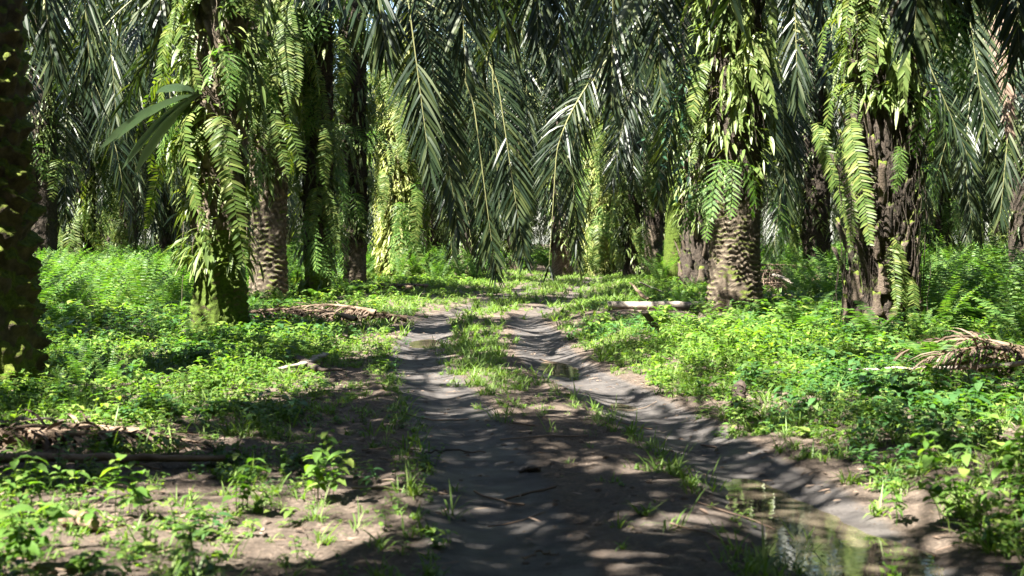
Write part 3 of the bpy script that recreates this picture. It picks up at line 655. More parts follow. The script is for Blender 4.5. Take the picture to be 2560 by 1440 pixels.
# the plantation goes on behind and beside the camera and shuts out the open sky
k = 0
for gx_ in range(-6, 7):
    for gy_ in range(-5, 8):
        X = gx_ * 8.2 + (gy_ % 2) * 4 + r.normal(0, .5); Y = gy_ * 7.6 + r.normal(0, .5)
        if abs(X) < 22.5 and Y > -13: continue
        if Y > 20 and abs(X) < Y * .36 + 9: continue
        if Y < -13 and abs(X) < 3: continue
        o = copy_tree(protos[r.integers(4)]); o.location = (X, Y, 0); s_ = r.uniform(1.0, 1.25); o.scale = (s_, s_, s_)
        tag(o, 'palm of the rows outside the view around the camera', 'palm tree', 'palms outside the view'); k += 1
# ------------------------------------------------------------------ fronds that hang into the picture from the near crowns
def nearest_palm(x, y):
    best = None
    for k, (rt, b, tp) in PALMS.items():
        if k[0] == 'B': continue
        d = math.hypot(tp[0] - x, tp[1] - y)
        if 1.2 < d < 6.5 and (best is None or d < best[0]): best = (d, rt, b, tp)
    if best is None:
        best = min(((math.hypot(tp[0] - x, tp[1] - y), rt, b, tp) for k, (rt, b, tp) in PALMS.items() if k[0] != 'B'), key=lambda z: z[0])
    return best[1:]
HANG = [(1025, 30, 1078, 440, 26, 0), (1150, -120, 1165, 200, 22, 0), (1075, 130, 1150, 590, 28, 0), (925, -140, 965, 130, 18, 0), (1190, 300, 1240, 690, 34, 0), (1250, 240, 1312, 655, 33, 0),
        (1390, 400, 1372, 675, 38, 0), (1430, 400, 1445, 665, 40, 0), (1240, -120, 1262, 110, 30, 0), (1410, -120, 1392, 210, 24, 0), (1535, -140, 1528, 275, 22, 0), (1640, -100, 1652, 240, 26, 0),
        (1700, 200, 1650, 500, 31, 0), (1985, -60, 1995, 260, 29, 0), (1955, 200, 1965, 560, 36, 0), (2300, -180, 2285, 110, 16, 0), (2420, 20, 2475, 390, 28, 0), (2330, 180, 2425, 400, 31, 0),
        (2525, 280, 2500, 545, 30, 0), (2400, 350, 2432, 570, 40, 0), (2490, -60, 2525, 330, 29, 1), (100, -120, 135, 190, 20, 0), (205, -100, 232, 260, 24, 0), (270, 0, 292, 310, 34, 0),
        (330, 20, 352, 240, 36, 0), (1340, -150, 1345, 130, 24, 0), (1470, -150, 1462, 130, 27, 0), (1590, -120, 1592, 190, 30, 0), (1215, 60, 1225, 420, 38, 0), (1300, 30, 1330, 380, 40, 0), (1440, 60, 1440, 420, 42, 0),
        (1130, 250, 1180, 620, 40, 0), (1350, 200, 1400, 560, 42, 0), (1425, 150, 1415, 520, 44, 0), (410, -160, 400, 60, 22, 0), (2420, -180, 2400, 60, 18, 0), (2540, -150, 2548, 140, 20, 0), (2060, -150, 2050, 60, 24, 0),
        (1210, 330, 1215, 640, 39, 0), (1175, 380, 1200, 660, 43, 0), (1300, 250, 1290, 640, 43, 0), (1110, 330, 1130, 640, 42, 0), (1230, 150, 1250, 560, 36, 0), (1880, 50, 1925, 420, 33, 0), (2345, -100, 2370, 180, 26, 0), (40, -200, 50, 60, 16, 0), (420, 150, 440, 480, 38, 0), (1250, -150, 1290, 230, 34, 0), (1500, -100, 1560, 300, 36, 0)]
r = np.random.default_rng(31)
for (x0, y0, x1, y1, D, dead) in HANG:
    A = at(x0, y0, D); B = at(x1, y1, D); rt, b, tp = nearest_palm(A[0], A[1])
    tp = np.array(tp) + np.array([0, 0, -.1]); h = A - tp; h[2] = 0; h = nrm(h)
    tdir = nrm(A - B)
    zt = max(tp[2] + .5, A[2] + .8); P1 = tp + h * .9 + np.array([0, 0, max(.8, (A[2] - tp[2]) * 1.3 + .6)])
    P2 = A + tdir * .9 + np.array([0, 0, .6])
    pts = np.vstack([bez(tp, P1, P2, A, 16)[:-1], bez(A, A - tdir * np.linalg.norm(A - B) * .33, B + tdir * np.linalg.norm(A - B) * .33 - np.array([.0, 0, 0]), B, 16)])
    tw = r.normal(0, .35); Send = np.array([math.cos(tw), math.sin(tw), 0]); S0 = np.cross(np.array([0, 0, 1.]), h)
    if S0 @ Send < 0: S0 = -S0
    mb = MB(); Lt = np.linalg.norm(np.diff(pts, axis=0), axis=1).sum()
    palm_frond(mb, pts, S0 * .25 + Send, r, M=int(66 + 7 * Lt), lmax=1.0 if not dead else .6, K=4, s0=.12, w=.046, spread=.55, Send=Send, culls=.6)
    for v in mb.v: v -= np.array(b, np.float32)
    link('frond', mb.mesh('frond', [M_DEAD, M_DEAD] if dead else PM), rt)

# ------------------------------------------------------------------ notable single plants on the stems
r = np.random.default_rng(41)
def broad(mb, pts, wd, mi=0, wav=.0):
    """a big undivided leaf along pts"""
    n = len(pts); T = frames(pts); S = nrm(np.cross(T, np.array([0, .35, 1.]))); t = np.linspace(0, 1, n)
    hw = wd * .5 * np.interp(t, [0, .1, .35, .6, .85, 1], [.08, .3, .8, 1, .65, .03]); N = np.cross(S, T)
    edge = (1 + .12 * np.sin(t * 26 + 1))
    V = np.stack([pts - S * (hw * edge)[:, None] + N * (hw * .25)[:, None], pts, pts + S * (hw * edge[::-1])[:, None] + N * (hw * .25)[:, None]], 1)
    q = [[i * 3 + j, i * 3 + j + 1, i * 3 + j + 4, i * 3 + j + 3] for i in range(n - 1) for j in range(2)]
    mb.add(V.reshape(-1, 3), q, mi)
def nest_fern(p, ends, wd, label, mat, bend=.35):
    if mat is M_DARKLEAF: return
    t = thing('nest_fern', label, 'fern', tuple(p), 'nest ferns on the palm trunks')
    for e in ends:
        e = np.array(e) - p; L = np.linalg.norm(e); pts = bez(np.zeros(3), e * .3 + np.array([0, 0, L * bend]), e * .7 + np.array([0, 0, L * bend * .8]), e, 14)
        mb = MB(); broad(mb, pts, wd * r.uniform(.8, 1.15)); link('leaf', mb.mesh('leaf', [mat]), t)
    return t
nest_fern(at(505, 235, 18.3), [at(285, 355, 17.8), at(305, 425, 17.9), at(245, 378, 18.6), at(335, 440, 18.0), at(390, 232, 18.2)], .23, 'big smooth pale broad leaves sticking out left of the moss footed palm', M_BROAD, .12)
nest_fern(at(1582, 300, 45.6), [at(1455, 350, 45.2), at(1475, 300, 45.6), at(1500, 390, 45), at(1680, 340, 45.4), at(1530, 380, 44.9), at(1630, 280, 45.6), at(1545, 270, 45.9), at(1610, 390, 45), at(1655, 300, 46)], .30, 'nest fern with arching leaves high on the slim dark palm at the track end', M_FERN, .22)
nest_fern(at(715, 300, 27.5), [at(840, 325, 27.2), at(640, 330, 27.2), at(790, 300, 27.6), at(690, 380, 27)], .22, 'shaded nest fern on the clean scarred palm under the hanging sword ferns', M_DARKLEAF, .15)
# dark leafed vine beside the leaning mossy palm
vt = thing('leafy_vine', 'dark glossy leaved vine hanging left of the rippled foot palm', 'vine', tuple(at(1730, 180, 24.5)))
for k in range(5):
    P0 = at(1738 - 6 * k, 150 + 25 * k, 24.5) - at(1730, 180, 24.5); P3 = at([1600, 1640, 1690, 1720, 1665][k], [400, 470, 500, 520, 330][k], 24.3) - at(1730, 180, 24.5)
    pts = bez(P0, P0 + np.array([-.2, -.2, .15]), P3 + np.array([.1, 0, .6]), P3, 18)
    mb = MB(); tube(mb, pts, .006, 3, 0, cap=False); n = 26; s = np.linspace(.1, 1, n); P, _ = sample(pts, s); a = r.uniform(-np.pi, 0, n) + (np.arange(n) % 2) * 2.6
    Dd = np.stack([np.cos(a), np.sin(a) * .5, r.uniform(-1.2, -.1, n)], 1); W = np.stack([-np.sin(a), np.cos(a), r.normal(0, .4, n)], 1)
    ribbons(mb, P, Dd, W, r.uniform(.11, .17, n), .065, [.3, 1, .95, .6, .05], .2, fold=.2); link('stem', mb.mesh('stem', [M_DARKLEAF]), vt)
r = np.random.default_rng(43)
hanging_fern(at(2330, 30, 18), -1.3, 2, 'lace', r, 1.35, 'large dark green triangular lacy frond hanging at upper right beside the frond base palm', 'ferns growing on the palm trunks')
hanging_fern(at(2050, 325, 18.9), -1.8, 2, 'sword', r, .85, 'arched sword fern dangling alone left of the frond base palm', 'ferns growing on the palm trunks')

# ------------------------------------------------------------------ low plants
def herb_geo(r, h=.2, stems=2, ll=.07, K=3, fold=.25):
    mb = MB()
    for s_ in range(stems):
        H = h * r.uniform(.6, 1.1); a = r.uniform(0, 6.28); top = np.array([math.cos(a), math.sin(a), 0]) * H * r.uniform(.1, .5) + np.array([0, 0, H]); b0 = np.r_[r.normal(0, h * .15, 2), 0]
        pts = bez(b0, b0 + [0, 0, H * .4], b0 + top * .8, b0 + top, 5); tube(mb, pts, .0025, 3, 0, cap=False)
        nn = max(2, int(H / .04)); s = np.linspace(.35, 1, nn); P, _ = sample(pts, s); P = np.repeat(P, 2, 0)
        an = np.repeat(np.arange(nn) * 1.57 + r.uniform(0, 6), 2) + np.tile([0, np.pi], nn) + r.normal(0, .3, nn * 2)
        el = r.uniform(-.1, .7, nn * 2); Dd = np.stack([np.cos(an), np.sin(an), el], 1); W = np.stack([-np.sin(an), np.cos(an), r.normal(0, .2, nn * 2)], 1)
        L = ll * r.uniform(.6, 1.25, nn * 2)
        pr = [.25, .95, .85, .05] if K == 3 else [.4, 1, .1]
        ribbons(mb, P, Dd, W, L, L * .55, pr, .45, fold=fold)
    return mb
def grass_geo(r, h=.18, n=14, K=3, w=.009, sp=.9):
    mb = MB(); a = r.uniform(0, 6.28, n); P = np.stack([r.normal(0, .02, n), r.normal(0, .02, n), np.zeros(n)], 1)
    Dd = np.stack([np.cos(a) * sp, np.sin(a) * sp, r.uniform(.7, 2.2, n)], 1); W = np.stack([-np.sin(a), np.cos(a), r.normal(0, .3, n)], 1)
    ribbons(mb, P, Dd, W, h * r.uniform(.5, 1.3, n), w * r.uniform(.7, 1.3, n), [.7, 1, .75, .05] if K == 3 else [.8, 1, .05], r.uniform(.2, .9, n)); return mb
def fern_geo(r, L=.8, n=9, M=18, pl=.07, K=2, pw=.017):
    mb = MB()
    for i in range(n):
        az = i * 2.4 + r.normal(0, .3); pts = frond_path(az, r.uniform(55, 82), r.uniform(-20, 35), L * r.uniform(.7, 1.1), 1.6, 10)
        fern_frond(mb, pts, (-math.sin(az), math.cos(az), 0), r, M=M, pl=pl, pw=pw, K=K, s0=.15, rad=.002, ang=80, drop=.1, taper=.1)
    return mb
def scatter(name, temps, X, Y, sc, r, mats, label, tilt=.0, seg=True):
    """many plants merged as one mass"""
    mb = MB(); Z = height(X, Y); ti = r.integers(0, len(temps), len(X)); rz = r.uniform(0, 6.28, len(X))
    for k, (tv, tf) in enumerate(temps):
        s = ti == k; n = s.sum()
        if n == 0: continue
        c, sn = np.cos(rz[s]), np.sin(rz[s]); v = tv[None] * sc[s][:, None, None]
        x = v[..., 0] * c[:, None] - v[..., 1] * sn[:, None] + X[s][:, None]; y = v[..., 0] * sn[:, None] + v[..., 1] * c[:, None] + Y[s][:, None]; z = v[..., 2] + Z[s][:, None] - .005
        mb.add(np.stack([x, y, z], -1), tf[None] + (np.arange(n) * len(tv))[:, None, None])
    o = link(name, mb.mesh(name, mats)); tag(o, label, None, kind='stuff'); print(name, len(X), sum(len(f) for f in mb.f)); return o
def T(mb): return np.concatenate(mb.v), np.concatenate(mb.f)
def hsize(x, y): return np.where((x < road(y)) & (y < 14), .7, .88) * (1 - .5 * smooth(-np.abs(x - road(y)), -1.0, -.6)) * (1 - .3 * smooth(-np.abs(x - road(y)), -2.6, -1.6)) * (1 - .4 * smooth(-np.abs(x - road(y)), -4, -1.5) * (y > 20))
def cover(x, y):
    """how densely the forest floor is overgrown: 0 bare, 1 thick"""
    d = x - road(y) - noise(0 * x + 3, y, 5, 1) * .10; e = noise(x, y, .9, 3) * .16
    right = smooth(d + e, 1.12, 1.42)
    lo = np.interp(y, [5, 6.6, 7.2, 10, 14, 20], [1.6, 1.7, 1.7, 1.65, 1.6, 1.35])
    left = smooth(-d + e, lo - .35, lo + .5) * .95 + .10 * smooth(-d, 1.1, 1.4)
    left = left * np.where((y > 5.9) & (y < 7.0), .85, 1)
    mid = smooth(-np.abs(d + .1 + e), -.42, -.16) * np.interp(y, [4, 10, 13, 16, 20, 30], [.02, .05, .45, .75, .95, 1])
    strip = .55 * np.exp(-((d - .36 + e * .4) / .10) ** 2) * smooth(y, 6.8, 8) * smooth(-y, -13, -10) + .3 * np.exp(-((d + 1.13) / .12) ** 2)
    near = .35 * np.exp(-((d - .33) / .2) ** 2) * smooth(-y, -6.9, -6.4)
    far = np.interp(y, [24, 30, 36, 44], [0, .35, .8, 1]) + 0 * x
    far = np.where(np.abs(d) < 1.15, np.minimum(far, .30 + .55 * smooth(-np.abs(d), -.42, -.2)), far)
    g = np.maximum.reduce([right, left, np.where(y > 33, mid * .6, mid), strip, near, far])
    for (cx_, cy_, cr) in CLR: g = g * (1 - .93 * np.exp(-(((x - cx_) ** 2 + (y - cy_) ** 2) / cr ** 2) ** 2))
    return g * np.where(np.abs(d) > 1.2, np.clip(.85 + .6 * noise(x, y, 2.3, 1) + .5 * noise(x, y, .7, 0), .3, 1), 1)
CLR = [(*at_ground(px_, py_)[:2], r_) for px_, py_, r_ in [(730, 800, .7), (1000, 730, .7), (1975, 745, 1.3), (2550, 935, .35), (2300, 965, .35), (2420, 965, .45), (100, 1115, .7), (350, 1175, .35), (60, 1175, .35), (210, 1175, .3), (480, 1175, .3), (780, 940, .4), (860, 950, .3), (1640, 790, 1.), (1560, 785, .8), (1720, 785, .8), (1640, 850, .4), (620, 1130, .5), (700, 1000, .3), (500, 920, .4)]]
def pts_in(n, d0, d1, r, margin=1.0):
    y = np.sqrt(r.uniform(d0 ** 2, d1 ** 2, n)); x = r.uniform(-1, 1, n) * (y * .36 + margin); return x, y
def clear_trunks(x, y):
    ok = np.ones(len(x), bool)
    for k, (_, b, _) in PALMS.items():
        if k[0] in 'BS': continue
        ok &= np.hypot(x - b[0], y - b[1]) > .38
    return ok
r = np.random.default_rng(51)
herbN = [T(herb_geo(r, h_, n_, l_)) for h_, n_, l_ in [(.05, 3, .035), (.05, 4, .03), (.06, 3, .045), (.09, 2, .05), (.11, 2, .04), (.12, 3, .06), (.15, 2, .075), (.18, 2, .055), (.23, 2, .07), (.04, 5, .04), (.08, 3, .095)]]
herbF = [T(herb_geo(r, h_, 3, l_, K=2, fold=0)) for h_, l_ in [(.08, .06), (.1, .09), (.14, .07), (.18, .11), (.22, .08), (.28, .1)]]
grassN = [T(grass_geo(r, r.uniform(.10, .2), 12)) for _ in range(7)]
grassF = [T(grass_geo(r, .2, 14, K=2, w=.014)) for _ in range(5)]
fernT = [T(fern_geo(r, .95, 10, 20, .085)) for _ in range(5)]
def do(name, temps, n, d0, d1, mats, label, smin, smax, fn, mrg=1.0):
    x, y = pts_in(n, d0, d1, r, mrg); c = fn(x, y) * clear_trunks(x, y); ok = r.random(n) < c; x, y = x[ok], y[ok]
    scatter(name, temps, x, y, r.uniform(smin, smax, len(x)) * (hsize(x, y) if mats[0] in (M_HERB, M_HERB2) else 1), r, mats, label)
patch = lambda x, y: np.clip(.5 + .7 * noise(x, y, 1.7, 2), .12, 1)
gpatch = lambda x, y: np.clip(.45 - .6 * noise(x, y, 1.7, 2), .08, 1)
do('low_herbs', herbN, 38000, 4.6, 18, [M_HERB], 'low broad leaved weeds carpeting both sides of the near track', .6, 1.45, lambda x, y: cover(x, y) * patch(x, y) * np.where(np.abs(x - road(y)) < .5, .3, 1))
do('far_herbs', herbF, 23000, 18, 50, [M_HERB], 'low weeds carpeting the ground farther along the track', .9, 1.7, lambda x, y: cover(x, y) * patch(x, y))
do('dark_weeds', [T(herb_geo(r, h_, n_, l_)) for h_, n_, l_ in [(.07, 4, .06), (.12, 3, .085), (.18, 3, .07), (.1, 5, .045), (.26, 2, .1)]], 15000, 4.6, 26, [M_HERB2], 'darker broad leaved weeds mixed in patches through the verges', .6, 1.5, lambda x, y: cover(x, y) * np.clip(.3 - .9 * noise(x, y, 1.9, 2) + .3 * noise(x, y, .6, 1), 0, 1) * np.where(np.abs(x - road(y)) < .8, .1, 1) * np.where((y < 7.4) & (x < 0), .12, 1))
do('short_grass', grassN, 16000, 4.6, 18, [M_GRASS], 'short grass tufts along the ruts and verges', .5, 1.15, lambda x, y: np.clip(cover(x, y) * gpatch(x, y) + cover(x, y) * (np.abs(x - road(y)) < 1.6) * 1.0, 0, 1))
do('far_grass', grassF, 15000, 18, 55, [M_GRASS], 'grass growing over the far end of the track', .7, 1.4, lambda x, y: np.clip(cover(x, y) * (gpatch(x, y) * .8 + (np.abs(x - road(y)) < 3)), 0, 1))
def fern_region(x, y):
    d = x - road(y)
    L_ = ((d < -5.2) & (y > 21)) * np.clip(.8 + .4 * noise(x, y, 4, 1), 0, 1)
    L2 = ((d < -2.6 - .04 * (y - 40)) & (y > 40)) * .9
    R_ = ((d > 5.6) & (y > 13.5)) * np.clip(.6 + .5 * noise(x, y, 3, 2), 0, 1) + ((d > 2.8) & (y > 36)) * .5
    F_ = (y > 50) * .9
    return np.clip(L_ + L2 + R_ + F_, 0, 1)
do('fern_bed', fernT, 1500, 13, 46, [M_FERN2], 'knee high sword ferns filling the ground between the palm rows', .75, 1.5, fern_region, 1.5)
do('far_fern_bed', [T(fern_geo(r, 1.2, 8, 12, .13, K=2, pw=.035)) for _ in range(3)], 1500, 46, 95, [M_FERN2], 'pale ferns filling the ground under the farthest palms', .8, 1.4, fern_region, 2)
def sf(x, y):
    d = x - road(y); return np.clip(((d > 2.8) * .5 + (d < -3.4) * .35) * np.clip(.5 + noise(x, y, 2.1, 0), 0, 1), 0, 1)
do('small_ferns', fernT, 1500, 9, 34, [M_FERN2], 'young ferns sprinkled through the weeds of both verges', .25, .6, sf)
do('verge_grass', [T(grass_geo(r, r.uniform(.25, .4), 16, w=.013)) for _ in range(4)], 2600, 6, 34, [M_GRASS], 'longer grass blades along the bank of the track', .5, 1.2, lambda x, y: ((x - road(y) > 1.1) & (x - road(y) < 2.6)) * .5 * np.clip(.4 + noise(x, y, 1.5, 3), 0, 1) + ((x - road(y) < -1.7)) * .12)
# dry leaf litter and twigs
mb = MB(); n = 26000; x, y = pts_in(n, 4.6, 24, r); keep = r.random(n) < np.clip(.2 + smooth(np.abs(x - road(y)), .9, 1.6), 0, 1) * np.clip(.6 + .5 * noise(x, y, 1.2, 0), .1, 1)
x, y = x[keep], y[keep]; n = len(x); a = r.uniform(0, 6.28, n); P = np.stack([x, y, height(x, y) + r.uniform(.004, .02, n)], 1)
L = r.uniform(.02, .11, n)
for _ in range(60):
    y_ = r.uniform(5.2, 20); x_ = r.uniform(-.36, .36) * y_; a_ = r.uniform(0, 6.28); l_ = r.uniform(.12, .6); tt = np.linspace(-.5, .5, 5)
    px_ = x_ + tt * l_ * math.cos(a_) + r.normal(0, .012, 5); py_ = y_ + tt * l_ * math.sin(a_) + r.normal(0, .012, 5)
    tube(mb, np.stack([px_, py_, height(px_, py_) + .012], 1), r.uniform(.003, .007), 4, cap=False)
ribbons(mb, P, np.stack([np.cos(a), np.sin(a), r.normal(.05, .12, n)], 1), np.stack([-np.sin(a), np.cos(a), r.normal(0, .2, n)], 1), L, r.uniform(.006, .022, n), [.4, 1, .8, .1], 0.05, fold=.2)
o = link('leaf_litter', mb.mesh('leaf_litter', [M_DEAD])); tag(o, 'dry brown leaf litter strewn over the soil', kind='stuff')

mb = MB(); n = 22000; x, y = pts_in(n, 4.7, 19, r); keep = (np.abs(x - road(y)) < 2.6) & (r.random(n) < np.clip(.25 + .8 * np.abs(np.abs(x - road(y)) - .75), 0, 1)); x, y = x[keep], y[keep]
cl = []
for _ in range(5):
    th, ph_ = np.meshgrid(np.arange(6) / 6 * 2 * np.pi, np.linspace(-1.2, 1.2, 4)); V = np.stack([np.cos(ph_) * np.cos(th), np.cos(ph_) * np.sin(th), .6 * np.sin(ph_)], -1).reshape(-1, 3) * r.uniform(.65, 1.3, (24, 1))
    F = [[i * 6 + j, i * 6 + (j + 1) % 6, i * 6 + 6 + (j + 1) % 6, i * 6 + 6 + j] for i in range(3) for j in range(6)] + [[18 + j, 19 + j, 18 + (j + 2) % 6, 18] for j in (1,)] + [[18, 19, 20, 21], [18, 21, 22, 23]]
    cl.append((V, np.array(F)))
scatter('soil_clods', cl, x, y, r.uniform(.12, 1, len(x)) ** 2 * .024, r, [M_GROUND], 'crumbled soil clods along the rut edges')
# ------------------------------------------------------------------ single plants in front
def plant(name, px, py, mb, mat, label, cat, group):
    p = at_ground(px, py); o = link(name, mb.mesh(name, [mat]), loc=tuple(p)); tag(o, label, cat, group); return o
r = np.random.default_rng(61)
for px, py, h, ll, st, lab in [(820, 1265, .34, .085, 5, 'tallest bright broad leaved weed in the lower left sunlight'), (330, 1300, .30, .09, 3, 'broad leaved weed left of the tallest bright weed, at the shade edge'), (75, 1290, .27, .08, 3, 'small leafy weed near the lower left corner'),
                               (590, 1275, .22, .08, 4, 'low bright weed touching the left side of the tallest weed'), (40, 1430, .25, .10, 3, 'large leaved weed cut by the bottom left corner'), (1185, 1060, .0, 0, 0, ''),
                               (2390, 1320, .42, .085, 4, 'tall upright sunlit weed at the lower right'), (2230, 1330, .2, .07, 3, 'sunlit weed just left of the tall upright weed at lower right'), (1870, 1060, .18, .08, 3, 'pale leaved weed on the right rut bank'), (2520, 1200, .3, .09, 3, 'shaded leafy weed at the right edge'),
                               (640, 1090, .22, .08, 3, 'yellow green weed in the middle of the left verge'), (1140, 1310, .0, 0, 0, ''), (470, 1440, .16, .07, 3, 'small weed at the bottom edge in the sunlit litter')]:
    if st: plant('weed_plant', px, py, herb_geo(r, h, st, ll, fold=.3), M_HERB, lab, 'weed', 'single weeds standing up in the foreground')
for px, py, h, n_, lab in [(1030, 1240, .22, 26, 'tall grass tuft on the left edge of the left rut'), (1195, 1025, .11, 14, 'small grass tuft alone in the middle of the track'), (1305, 1020, .10, 12, 'small grass tuft right of the lone middle tuft'),
                           (1690, 1190, .14, 18, 'grass tuft at the left edge of the right rut'), (1500, 905, .3, 30, 'long bladed grass tuft on the right bank beside the far puddle'), (2190, 1290, .2, 22, 'grass tuft on the bank above the near puddle'), (940, 1370, .14, 20, 'low grass tuft beside the rut near the bottom edge'),
                           (1610, 1290, .12, 20, 'sunlit grass tuft left of the near puddle'), (1440, 950, .12, 16, 'grass tuft between the ruts left of the far puddle'), (690, 1250, .16, 14, 'arching grass tuft right of the tallest weed')]:
    plant('grass_tuft', px, py, grass_geo(r, h, n_, K=3, w=.011), M_GRASS, lab, 'grass tuft', 'single grass tufts in the foreground')
for px, py, L, n_, lab in [(2190, 862, .85, 8, 'arching fern at the foot of the frond base palm'), (2420, 900, .95, 8, 'wide bright fern right of the frond base palm'), (2530, 860, 1.2, 8, 'tall fern at the right edge above the dead fronds'),
                           (1990, 850, .8, 8, 'fern between the rippled foot palm and the frond base palm'), (2330, 935, .7, 7, 'yellow green fern spreading in front of the dead frond heap'), (610, 850, .35, 6, 'small upright fern at the right foot of the moss footed palm'),
                           (1905, 800, .7, 7, 'fern against the right foot of the rippled foot palm'), (160, 830, .8, 8, 'fern right of the closest dark palm'), (470, 780, .7, 7, 'fern against the left of the moss footed palm'), (790, 750, .6, 8, 'fern at the foot of the slim leafy palm'), (2040, 800, .8, 8, 'dark fern tucked behind the left of the frond base palm'), (880, 740, .6, 7, 'fern at the foot of the dark narrow palm')]:
    t = thing('ground_fern', lab, 'fern', tuple(at_ground(px, py)), 'ferns growing on the ground')
    for i in range(n_):
        az = i * 2.4 + r.normal(0, .3); pts = frond_path(az, r.uniform(45, 78), r.uniform(-50, 5), L * r.uniform(.7, 1.1), 1.4, 12); mb = MB()
        fern_frond(mb, pts, (-math.sin(az), math.cos(az), 0), r, M=24, pl=.11, pw=.022, K=3, s0=.15, rad=.003, ang=80, drop=.12, taper=.1); link('frond', mb.mesh('frond', [M_FERN2]), t)

# ------------------------------------------------------------------ dead wood and fallen fronds
def branch(name, pix, z, rad, mat, label, cat, group=None, flat=.55, k=8):
    pts = []
    for px, py in pix:
        p = at_ground(px, py); pts.append(p)
    pts = np.array(pts) + np.array([[0, 0, zz] for zz in z]); o0 = pts[0].copy(); o0[2] = height(o0[0], o0[1]); loc = o0
    s = np.linspace(0, 1, 14); P, _ = sample(pts, s); P += rng.normal(0, .006, P.shape); mb = MB(); T_ = frames(P); S = nrm(np.cross(T_, [0, 0, 1.])); U = np.cross(S, T_)
    rr = np.interp(s, np.linspace(0, 1, len(rad)), rad); an = np.arange(k) / k * 2 * np.pi
    V = P[:, None] + rr[:, None, None] * (np.cos(an)[None, :, None] * S[:, None] + flat * np.sin(an)[None, :, None] * U[:, None]); n = len(P)
    V = np.vstack([V.reshape(-1, 3), P[0], P[-1]]) - loc
    F = [[i * k + j, i * k + (j + 1) % k, (i + 1) * k + (j + 1) % k, (i + 1) * k + j] for i in range(n - 1) for j in range(k)]
    for e, c in ((0, n * k), (n - 1, n * k + 1)):
        F += [[e * k + j, e * k + j + 1, e * k + (j + 2) % k, c] for j in range(0, k, 2)]
    mb.add(V, F); o = link(name, mb.mesh(name, [mat]), loc=tuple(loc)); tag(o, label, cat, group); return o
gw = 'dead frond pieces lying beside the track'
branch('frond_stalk', [(-80, 1168), (250, 1172), (560, 1168)], [.06, .07, .05], [.05, .045, .03], M_WOODB, 'long brown fallen frond stalk lying across the lower left verge', 'dead wood', gw)
branch('frond_butt', [(690, 940), (760, 925), (812, 912)], [.05, .07, .11], [.03, .055, .05], M_WOOD, 'pale grey frond butt pointing right on the left verge', 'dead wood', gw, .4)
branch('frond_butt', [(745, 918), (800, 945), (868, 940)], [.09, .06, .07], [.06, .055, .012], M_WOODD, 'dark pointed frond butt crossing under the pale grey one', 'dead wood', gw, .5)
branch('frond_butt', [(1762, 757), (1690, 757), (1600, 757)], [.03, .08, .38], [.05, .07, .03], M_WOOD, 'pale curved frond butt rising beside the rippled foot palm', 'dead wood', gw, .4)
branch('frond_butt', [(1660, 762), (1610, 762), (1575, 762)], [.06, .12, .42], [.05, .09, .03], M_WOODB, 'brown curved frond butt rising left of the pale one', 'dead wood', gw, .4)
branch('fallen_log', [(1520, 775), (1650, 775), (1800, 775)], [.07, .08, .08], [.07, .08, .07], M_WOOD, 'pale fallen log lying at the left foot of the rippled foot palm', 'log', gw, .9)
branch('frond_butt', [(1610, 836), (1632, 836), (1655, 836)], [.28, .12, .0], [.05, .055, .05], M_WOODD, 'short dark stick leaning in the weeds below the pale log', 'dead wood', gw, .5)
branch('frond_stalk', [(2120, 955), (2350, 955), (2640, 950)], [.10, .12, .14], [.02, .03, .045], M_WOOD, 'long pale frond stalk lying in the weeds at the right', 'dead wood', gw)
branch('tree_stump', [(1840, 1020), (1848, 1018), (1850, 1016)], [-.02, .08, .16], [.06, .055, .05], M_WOODD, 'small dark broken stump on the right bank', 'stump', None, 1)
branch('bark_chip', [(1300, 1182), (1325, 1178), (1350, 1180)], [.01, .018, .01], [.015, .035, .01], M_WOODD, 'small dark bark chip lying in the middle of the track', 'bark', None, .5)
branch('twig', [(1240, 1010), (1290, 1006), (1345, 1012)], [.01, .014, .01], [.004, .006, .003], M_WOODD, 'thin dark twig lying between the two small lone tufts', 'twig', None, 1)
branch('twig', [(1310, 1400), (1350, 1385), (1400, 1390)], [.008, .014, .008], [.003, .004, .002], M_WOODB, 'short pale twig near the bottom edge of the track', 'twig', None, 1)
branch('twig', [(1060, 1135), (1130, 1128), (1215, 1132)], [.01, .012, .01], [.005, .007, .004], M_WOODD, 'thin dark twig across the left rut', 'twig', None, 1)
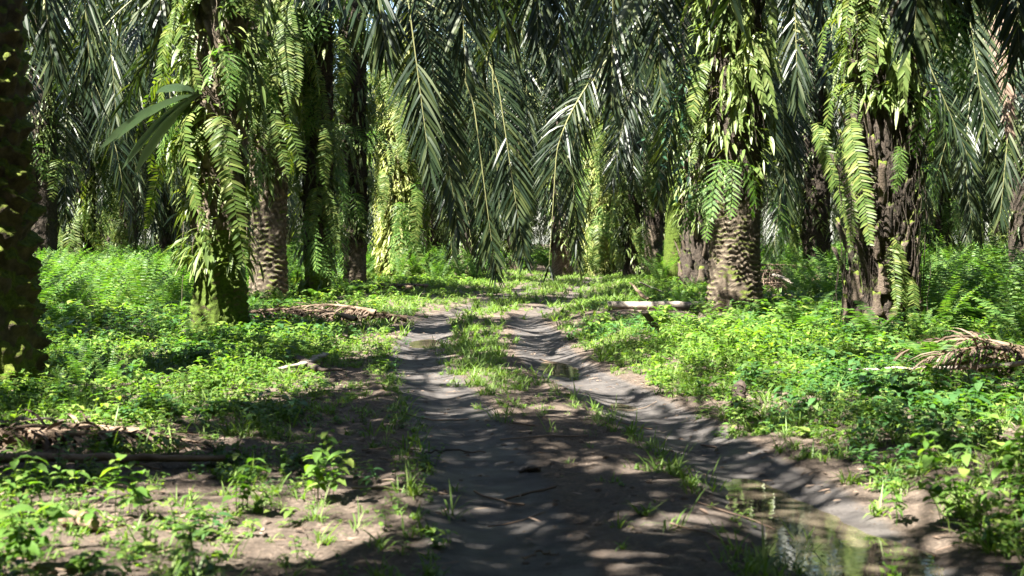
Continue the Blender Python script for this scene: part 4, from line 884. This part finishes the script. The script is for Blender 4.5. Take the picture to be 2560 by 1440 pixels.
branch('frond_stalk', [(-60, 1090), (60, 1085), (150, 1075)], [.07, .08, .06], [.02, .02, .012], M_WOOD, 'pale thin stalk in the weeds below the closest dark palm', 'dead wood', gw)
branch('frond_butt', [(150, 1330), (190, 1325), (250, 1330)], [.03, .06, .02], [.04, .05, .03], M_WOODB, 'broken brown frond butt in the sunlit litter at lower left', 'dead wood', gw, .7)
branch('frond_butt', [(1935, 735), (1970, 735), (2000, 735)], [.42, .32, .05], [.06, .06, .05], M_WOOD, 'short pale frond butt leaning on the dark frond heap', 'dead wood', gw, .6)
r = np.random.default_rng(71)
def dead_heap(px, py, n, wx, wy, label, mat=M_DEADD, hgt=.3, L=1.6):
    p = at_ground(px, py); t = thing('dead_frond_heap', label, 'frond heap', tuple(p), 'heaps of dead fronds')
    for i in range(n):
        az = r.uniform(-.5, .5) + (np.pi if r.random() < .5 else 0); c = np.r_[r.uniform(-wx, wx), r.uniform(-wy, wy), r.uniform(.02, hgt)]
        s = np.linspace(-.5, .5, 12)[:, None]; pts = c + s * L * np.array([math.cos(az), math.sin(az), 0]) + np.array([0, 0, 1]) * (.12 - s ** 2 * .5) * r.uniform(.3, 1)
        mb = MB(); palm_frond(mb, pts, (-math.sin(az), math.cos(az), 0), r, M=46, lmax=.42, K=3, w=.022, s0=.05, spread=1.2); link('dead_frond', mb.mesh('dead_frond', [mat, M_WOODB]), t)
dead_heap(730, 805, 10, .5, .5, 'brown heap of dead fronds at the foot of the clean scarred palm', hgt=.2)
dead_heap(1000, 728, 5, .8, .5, 'low pile of dead fronds beside the far left track edge', L=1.4, hgt=.15)
dead_heap(1975, 730, 14, .9, .8, 'dark heap of dead fronds behind the rippled foot palm', hgt=.6, L=2)
dead_heap(2560, 925, 4, .5, .4, 'brown tangle of dead fronds at the right edge', hgt=.18, L=1.1)
dead_heap(100, 1105, 5, .6, .3, 'dark dead frond litter below the closest dark palm', hgt=.06, L=1.3)
dead_heap(850, 800, 4, .5, .4, 'thin scatter of dead fronds between the brown heap and the track', hgt=.05, L=1.2)
